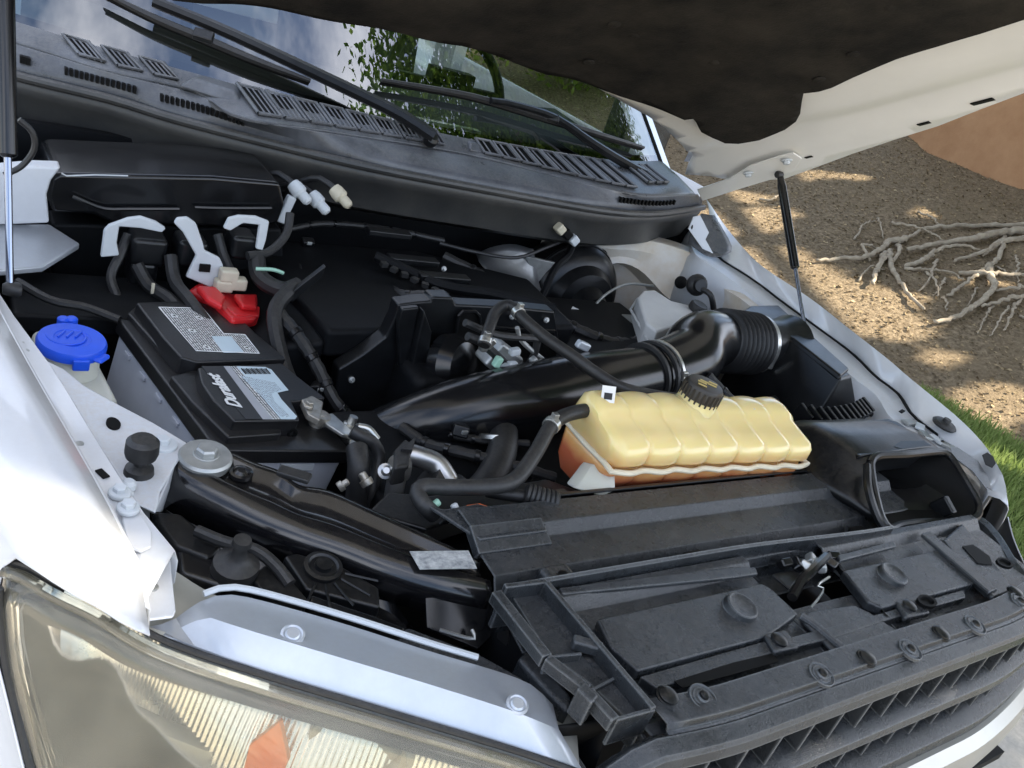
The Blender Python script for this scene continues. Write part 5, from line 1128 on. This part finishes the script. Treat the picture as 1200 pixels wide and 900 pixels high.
# ================================================================== engine and the rest of the bay (bolted to the truck)
def ya(l, y): return [at(p[0], p[1], Y=(p[2] if len(p) > 2 else y)) for p in l]
ec = MB().prism(ya([(380, 500), (392, 462), (397, 433), (425, 416), (452, 395), (463, 372), (467, 357), (490, 354), (505, 353), (507, 348), (531, 349), (534, 357), (600, 360), (650, 365), (656, 400), (640, 460), (520, 500)], .76), (0, .03, 0)).build('engine_cover', M['semi'], T, bevel=.004)
ec['label'] = 'black plastic engine cover in the dark back of the bay'
MB().prism(ya([(466, 460), (463, 372), (468, 358), (488, 356), (472, 440)], .756), (0, -.012, 0)).build('cover_fin', M['semi'], ec, bevel=.003)
MB().prism(ya([(470, 450), (491, 357), (500, 382), (494, 460)], .75), (0, -.02, 0)).build('cover_fin', M['semi'], ec, bevel=.003)
opn = [(496, 470), (504, 440), (516, 402), (522, 394), (533, 390), (536, 368), (541, 363), (555, 363), (560, 368), (562, 380), (600, 384), (648, 386), (652, 430), (560, 470)]
MB().prism(ya(opn, .757), (0, -.002, 0)).build('cover_recess', M['plug'], ec)
MB().tube([p + V(0, -.005, 0) for p in ya(opn[:12], .757)], .003, 6).build('recess_bead', M['semi'], ec)
ectop = ya([(397, 433), (463, 372), (470, 356), (531, 349), (650, 365)], .79)
MB().prism([V(-.36, .79, .97), V(.12, .79, 1.0), V(.16, 1.02, .99), V(-.05, 1.14, .98), V(-.40, 1.14, .97)], (0, 0, -.05)).build('cover_top', M['matte'], ec, bevel=.01)
for k, (a, b, y) in enumerate([((455, 302), (512, 308), 1.02), ((490, 322), (548, 328), .96), ((430, 270), (480, 276), 1.08)]):
    MB().box((at(*a, Y=y) + at(*b, Y=y)) / 2, ((at(*b, Y=y) - at(*a, Y=y)).length, .025, .012)).build('cover_louver', M['semi'], ec, bevel=.003)
for k in range(9):
    p = at(450 + k * 12, 310 + k * 6, Y=.98 - k * .012); MB().box(p, (.012, .012, .008), Matrix.Rotation(k * .7, 3, 'Z')).build('harness_clip', M['rub'], ec)
MB().tube(spline([at(440, 300, Y=1.02), at(480, 318, Y=.98), at(520, 335, Y=.93), at(580, 345, Y=.90), at(650, 362, Y=.85)], 20), .010, 8).build('harness', M['matte'], ec)
MB().prism(ya([(338, 346), (382, 312), (378, 324), (342, 355)], .86), (0, .01, 0)).build('cover_highlight', M['semi'], ec, bevel=.001)  # thin sliver added in place of a highlight on the cover
MB().prism([V(-.46, .80, .93), V(-.36, .785, .955), V(-.36, 1.14, .955), V(-.46, 1.14, .93)], (0, 0, -.12)).build('cover_side', M['matte'], ec, bevel=.01)
# valve, fittings and cables in the recess
vb = MB().box(at(585, 418, Y=.68), (.06, .04, .045), Matrix.Rotation(.5, 3, 'Y')).build('throttle_valve', M['galv'], T, bevel=.005)
MB().lathe(at(532, 428, Y=.72), (.5, -1, .4), [(.05, -.02), (.052, 0), (.04, .02), (.02, .026)], 28).build('valve_drum', M['gloss'], vb)
for px, py, c in ((567, 405, 'steel'), (574, 402, 'steel'), (590, 432, 'wplas'), (600, 428, 'wplas'), (603, 412, 'wplas'), (583, 424, 'green'), (626, 424, 'galv')):
    MB().box(at(px, py, Y=.645), (.018, .012, .012), Matrix.Rotation(px, 3, 'Y')).build('fitting', M[c], vb, bevel=.003)
for pts, r in (([(545, 378), (580, 392), (620, 396), (650, 398)], .006), ([(548, 394), (565, 402), (585, 420), (605, 440)], .007), ([(630, 400), (626, 415), (618, 430), (610, 445)], .006), ([(606, 384), (612, 400), (640, 425)], .004), ([(570, 440), (590, 430), (610, 436)], .003)):
    MB().tube(spline(ya(pts, .66), 16), r, 8).build('cable', M['rub'] if r > .0045 else M['galv'], vb)
MB().box(at(683, 405, Y=.66), (.028, .012, .014), Matrix.Rotation(.3, 3, 'Y')).build('connector', M['hlhouse'], vb, bevel=.003)
# foil heat shield and cables along the firewall
MB().grid(loftrows([ya([(558, 298), (575, 290), (600, 286), (625, 292)], 1.16), ya([(565, 312), (590, 318), (615, 325), (632, 335)], 1.12), ya([(590, 330), (610, 336), (628, 342), (640, 345)], 1.08)], 10, 8)).build('heat_shield', M['foil'], T, solid=.001)
MB().prism(ya([(615, 300), (660, 310), (650, 330), (635, 352), (628, 330)], 1.14), (0, .01, 0)).build('heat_shield', M['galv'], T, bevel=.002)
MB().tube(spline(ya([(515, 285, 1.15), (560, 296, 1.12), (605, 302, 1.1), (640, 290, 1.12), (660, 282, 1.15)], 1.1), 20), .004, 8).build('cable', M['rub'], T)
MB().tube(spline(ya([(632, 355, 1.0), (650, 315, 1.05), (665, 300, 1.1), (672, 285, 1.16)], 1.1), 14), .008, 8).build('harness', M['matte'], T)
for px, py, c in ((656, 268, 'conn'), (664, 274, 'plug'), (672, 281, 'wplas')): MB().box(at(px, py, Y=1.08), (.022, .02, .02), Matrix.Rotation(.6, 3, 'Y')).build('connector', M[c], T, bevel=.004)
# brake booster and reservoir
bb = MB().lathe(V(.40, 1.17, .90), V(-.06, -1, .08), [(.125, -.05), (.130, 0), (.125, .03), (.105, .055), (.09, .06), (.075, .085), (.05, .09), (.035, .13)], 48).build('brake_booster', M['semi'], T, label='round black brake booster before the far strut tower')
MB().tube([V(.40, 1.17, .90) + V(-.06, -1, .08).normalized() * .012 + V(math.cos(a), 0, math.sin(a)) * .128 for a in [6.2832 * k / 48 for k in range(49)]], .004, 6, cap=False).build('booster_seam', M['semi'], bb)
MB().tube(spline(ya([(688, 378, .98), (692, 365, 1.0), (710, 345, 1.02), (735, 333, 1.05), (765, 335, 1.08)], 1), 20), .0032, 8).build('vacuum_line', M['galv'], bb)
MB().lathe(at(700, 374, Y=.98), (1, -.1, .1), [(.010, -.012), (.011, 0), (.0135, .002), (.0135, .006), (.008, .008), (.006, .02)], 18).build('check_valve', M['green'], bb)
c = at(673, 366, Y=.97); MB().box(c, (.026, .001, .020), Matrix.Rotation(.3, 3, 'Y')).build('white_label', M['tape'], bb)
for dx in (-.006, .003): MB().box(c + V(dx, -.001, -.002), (.005, .001, .011), Matrix.Rotation(.3, 3, 'Y')).build('label_print', M['ink'], bb)
rs = MB().prism(ats([(747, 348), (754, 340), (767, 339), (787, 352), (817, 359), (824, 370), (800, 378), (770, 388), (757, 378)], 1.0), (.005, .0, -.055)).build('brake_fluid_reservoir', M['resv'], T, bevel=.006, seg=3, label='grey-white brake fluid reservoir with black cap')
MB().tube([p + V(0, 0, -.026) for p in ats([(744, 350), (752, 338), (768, 336), (790, 350), (822, 357), (828, 371), (802, 381), (768, 392), (744, 350)], 1.0)], .003, 6).build('reservoir_seam', M['resv'], rs)
MB().lathe(at(816, 364, Z=1.0), (.05, -.15, 1), [(.020, 0), (.0215, .003), (.021, .014), (.018, .018), (.012, .017)], 24).build('reservoir_cap', M['rub'], rs)
MB().box(at(745, 385, Y=.93), (.07, .07, .04)).build('master_cylinder', M['galv'], T, bevel=.01, seg=3)
# fuse box at the near back corner
fb = MB().prism(ya([(60, 208), (70, 203), (150, 205), (250, 207), (328, 214), (334, 240), (326, 262), (300, 268), (130, 262), (110, 252), (62, 250), (55, 230)], 1.03), (0, .16, 0)).build('fuse_box', M['gloss'], T, bevel=.008, seg=3, label='glossy black fuse box at the back corner')
MB().tube(spline(ya([(85, 230), (120, 244), (150, 245), (210, 245)], 1.022), 14), .0028, 6).build('lid_rib', M['gloss'], fb)
MB().tube(spline(ya([(228, 243), (260, 244), (318, 244)], 1.022), 10), .0028, 6).build('lid_rib', M['gloss'], fb)
MB().tube(ya([(72, 203), (78, 206), (110, 205), (150, 206)], 1.028), .0012, 5).build('lid_edge_highlight', M['wplas'], fb)  # white tube that paints the highlight along the lid's edge
MB().prism(ya([(60, 262), (330, 268), (335, 330), (300, 350), (200, 350), (60, 330)], 1.06), (0, .06, 0)).build('fuse_box_base', M['matte'], fb, bevel=.006)
def conn(px, py, w_, h_): return MB().box(at(px, py, Y=.99), (w_, .05, h_)).build('plug_connector', M['semi'], fb, bevel=.008, seg=3)
conn(172, 290, .052, .045); conn(222, 292, .045, .045); conn(282, 285, .040, .040); conn(165, 315, .04, .04); conn(240, 315, .05, .04)
MB().prism(ya([(118, 302), (122, 270), (128, 264), (150, 256), (165, 254), (183, 260), (195, 268), (190, 273), (165, 268), (140, 266), (137, 285), (140, 300)], .955), (0, .008, 0)).build('lock_lever', M['wplas'], fb, bevel=.0025)
MB().prism(ya([(204, 262), (208, 256), (220, 255), (230, 262), (238, 285), (240, 294), (258, 303), (262, 312), (256, 334), (246, 337), (218, 325), (230, 300), (214, 272)], .94), (0, .008, 0)).build('lock_lever', M['wplas'], fb, bevel=.0025)
MB().box(at(240, 314, Y=.938), (.016, .004, .012)).build('lever_window', M['plug'], fb)
MB().prism(ya([(262, 268), (268, 256), (280, 253), (300, 254), (316, 260), (312, 282), (308, 294), (300, 292), (304, 264), (285, 262), (270, 271)], .955), (0, .008, 0)).build('lock_lever', M['wplas'], fb, bevel=.0025)
for px, py, c in ((268, 322, 'conn'), (278, 332, 'conn'), (262, 334, 'conn')): MB().box(at(px, py, Y=.93), (.028, .02, .02)).build('connector', M[c], fb, bevel=.004)
for pts, r in (([(300, 300, .96), (305, 325, .93), (330, 340, .9), (350, 335, .88)], .014), ([(340, 250, 1.0), (335, 275, .98), (315, 295, .96), (290, 300, .95)], .007), ([(160, 310, .96), (175, 335, .94), (200, 352, .90), (230, 385, .84)], .010), ([(200, 300, .96), (205, 330, .93), (222, 352, .88), (250, 390, .82)], .010), ([(345, 335, .88), (322, 365, .84), (330, 420, .78), (350, 470, .72)], .012), ([(150, 275, .99), (140, 300, .97), (130, 325, .95), (140, 355, .92)], .007), ([(255, 275, .99), (262, 300, .97), (270, 318, .95)], .008)):
    MB().tube(spline([at(p[0], p[1], Y=p[2]) for p in pts], 18), r, 9).build('harness', M['rub'], fb)
MB().tube(spline(ya([(300, 315, .93), (320, 316, .92), (332, 320, .92)], .9), 10), .003, 6).build('cable', M['green'], fb)
MB().box(at(179, 338, Y=.92), (.004, .004, .016)).build('dipstick_tab', M['conn'], fb)
# white connectors under the cowl
ck = MB().box(at(335, 245, Y=1.06), (.016, .012, .05), Matrix.Rotation(.25, 3, 'Y')).build('harness_bracket', M['wplas'], T, bevel=.003)
for px, py in ((352, 226), (374, 238), (400, 231)):
    MB().lathe(at(px, py, Y=1.06), (.55, -.7, -.45), [(.011, -.02), (.013, -.012), (.013, 0), (.009, .004), (.009, .018), (.006, .022)], 16).build('connector', M['conn' if px == 400 else 'wplas'], ck)
for px, py in ((352, 226), (374, 238), (400, 231)):
    q = at(px, py, Y=1.06); MB().tube(spline([q + V(-.008, .012, .008), q + V(-.03, .05, .012), q + V(-.06, .09, -.03), q + V(-.05, .12, -.12)], 12), .006, 8).build('cable', M['rub'], ck)
# panels at the near back corner under the strut
MB().prism(ya([(-20, 200), (40, 195), (72, 196), (60, 212), (55, 228), (58, 262), (-20, 265)], 1.02), (0, .03, 0)).build('corner_panel', M['primer'], T, bevel=.004)
MB().prism(ats([(-20, 262, .995), (58, 262, .995), (94, 285, .985), (50, 312, .975), (-20, 318, .975)]), (0, 0, -.01)).build('corner_shelf', M['hlhouse'], T, bevel=.003)
MB().tube(spline(ya([(22, 140, .95), (38, 155, .95), (40, 175, .95), (25, 195, .95), (5, 205, .95)], .95), 14), .004, 8).build('washer_hose', M['rub'], T)
MB().box(V(-.66, .92, .93), (.22, .14, .03)).build('bay_tray', M['matte'], T, bevel=.006)
MB().tube(spline(ats([(20, 330, .97), (60, 352, .965), (100, 360, .96), (140, 375, .955)]), 12), .006, 8).build('cable', M['rub'], T)
# pipes and cables between battery and radiator
def pipe(name, pts, r, c, par=T, n=20, seg=12): return MB().tube(spline(ats(pts), n), r, seg).build(name, M[c], par)
pipe('ground_cable', [(412, 505, .965), (424, 512, .96), (438, 520, .95), (444, 540, .93), (436, 575, .90), (430, 610, .86)], .009, 'rub')
pipe('ground_cable', [(418, 525, .95), (420, 545, .94), (418, 575, .91), (416, 620, .86)], .014, 'rub')
pipe('ground_cable', [(420, 500, .965), (432, 503, .965), (442, 515, .955)], .005, 'steel')
pipe('coolant_pipe', [(470, 530, .95), (490, 535, .95), (510, 543, .945), (522, 558, .935), (530, 575, .92)], .014, 'alu')
pipe('coolant_pipe', [(470, 545, .95), (464, 565, .93), (460, 590, .90), (458, 615, .87)], .012, 'alu')
MB().lathe(at(468, 548, Z=.95), (-.2, -.1, 1), [(.0145, -.012), (.0155, -.008), (.0155, .006), (.0145, .010)], 18).build('pipe_collar', M['steel'], T)
pxplate('pipe_connector', [(462, 526), (475, 512), (484, 520), (480, 545), (462, 548)], .965, .03, M['rub'], T, .005)
pxplate('pipe_connector', [(470, 525), (488, 510), (484, 526)], .97, .01, M['rub'], T, .002)
pipe('radiator_hose', [(528, 572, .925), (550, 585, .91), (575, 560, .92), (588, 530, .93), (590, 505, .93)], .022, 'rub', seg=16)
pipe('radiator_hose', [(500, 560, .93), (520, 580, .91), (545, 600, .89)], .022, 'rub', seg=16)
q = at(582, 515, Z=.93)
MB().lathe(q, (.05, .5, .8), [(.0225, 0), (.0265, .001), (.0265, .007), (.0225, .008)], 24).build('hose_clamp', M['steel'], T)
pxplate('fan_shroud', [(430, 600), (455, 575), (500, 580), (560, 575), (640, 560), (680, 575), (940, 548), (975, 560), (800, 578), (560, 600), (500, 620)], .955, .03, M['semi'], T, .004)
for k, (p, c, s_) in enumerate((((508, 592), 'green', .014), ((535, 598), 'wplas', .014), ((546, 601), 'wplas', .009), ((524, 602), 'plug', .012), ((428, 562), 'lead', .016), ((452, 552), 'alu', .020), ((402, 568), 'lead', .013))):
    MB().lathe(at(*p, Z=.985 if p[1] > 585 else .945), (math.cos(k * 2.1), math.sin(k * 2.1), .8), [(s_ * .45, -s_ * .5), (s_ * .5, -s_ * .4), (s_ * .5, 0), (s_ * .32, s_ * .05), (s_ * .32, s_ * .5), (s_ * .2, s_ * .6)], 14).build('small_fitting', M[c], T)
pxplate('warning_tag', [(547, 592), (562, 590), (574, 594), (558, 598)], .992, .001, M['orange'], T, 0)
cv = spline(ats([(615, 578, .995), (635, 584, .995), (652, 588, .995)]), 8)
for i in range(7): MB().lathe(cv[i], (cv[i + 1] - cv[i]), [(.011, 0), (.0135, .002), (.0135, .005), (.011, .007)], 14).build('conduit_ring', M['rub'], T)
pipe('conduit', [(570, 575, .985), (600, 580, .99), (630, 583, .99), (660, 580, .985)], .008, 'rub')
MB().box((0.05, .52, .80), (.9, .30, .22)).build('engine_block', M['matte'], T, bevel=.02)
MB().box((0.1, .86, .80), (.7, .36, .30)).build('engine_block', M['matte'], T, bevel=.02)
for px, py, z in ((540, 520, .9), (556, 540, .9), (600, 520, .9), (620, 500, .92), (610, 560, .9), (570, 560, .9)):
    MB().box(at(px, py, Z=z), (.03, .025, .02), Matrix.Rotation(px * .3, 3, 'Z')).build('engine_fitting', M['semi'], T, bevel=.004)
bpy.context.view_layer.update()

# wiring looms with tape bands, clips and bolts in the back of the bay
def loom(pts, r, bands=5, c='rub'):
    S = spline([at(p[0], p[1], Y=p[2]) for p in pts], 40); o = MB().tube(S, [r * (1 + .06 * math.sin(i * 1.7)) for i in range(40)], 9).build('wiring_loom', M[c], T)
    for k in range(bands):
        i = int(4 + 32 * (k + .5) / bands); d = (S[i + 1] - S[i - 1]).normalized()
        MB().lathe(S[i] - d * r * .5, d, [(r * 1.02, 0), (r * 1.16, r * .1), (r * 1.16, r * .9), (r * 1.02, r)], 12).build('tape_band', M['gloss' if k % 2 else 'semi'], o)
loom([(345, 300, 1.12), (400, 310, 1.08), (450, 330, 1.0), (470, 345, .92), (520, 345, .88)], .009)
loom([(340, 330, 1.0), (370, 350, .95), (400, 372, .92), (440, 380, .88), (462, 372, .85)], .007, 4)
loom([(520, 300, 1.1), (560, 320, 1.05), (600, 345, .98), (640, 358, .94), (680, 395, .88), (720, 410, .85)], .010, 6)
loom([(640, 370, .9), (690, 392, .85), (720, 402, .84), (760, 400, .86)], .012, 4)
loom([(330, 270, 1.15), (380, 262, 1.18), (450, 268, 1.18), (520, 282, 1.16)], .006, 5)
loom([(326, 366, .845), (350, 395, .80), (372, 430, .76), (392, 470, .72), (420, 500, .70)], .010, 4)
loom([(470, 500, .60), (500, 520, .56), (540, 530, .52), (600, 545, .48), (650, 560, .45)], .008, 5)
loom([(500, 480, .62), (520, 505, .58), (560, 515, .55), (620, 520, .52)], .006, 5)
loom([(830, 440, .60), (860, 470, .56), (900, 495, .52), (945, 505, .48)], .008, 5)
loom([(880, 470, .62), (905, 488, .58), (930, 500, .52), (950, 530, .44)], .006, 4)
for k, (px, py, y) in enumerate([(412, 445, .758), (640, 375, .757), (600, 371, .757), (520, 315, 1.0)]):
    bolt(T, at(px, py, Y=y), (0, -1, .3), .0035, M['galv'], 'cover_bolt', 1.5)
for k, (px, py, y) in enumerate([(360, 285, 1.12), (352, 318, 1.02), (540, 505, .56), (585, 540, .5), (618, 552, .48), (905, 470, .6), (700, 420, .78), (380, 400, .84), (372, 455, .74)]):
    q = at(px, py, Y=y); c_ = MB().box(q, (.024, .016, .018), Matrix.Rotation(k * 1.3, 3, 'Z') @ Matrix.Rotation(.4, 3, 'X')).build('plug_connector', M['semi'], T, bevel=.003)
    MB().box(q + V(0, -.010, .004), (.010, .004, .006)).build('lock_tab', M['conn' if k % 2 else 'galv'], c_, bevel=.001)
bpy.context.view_layer.update()
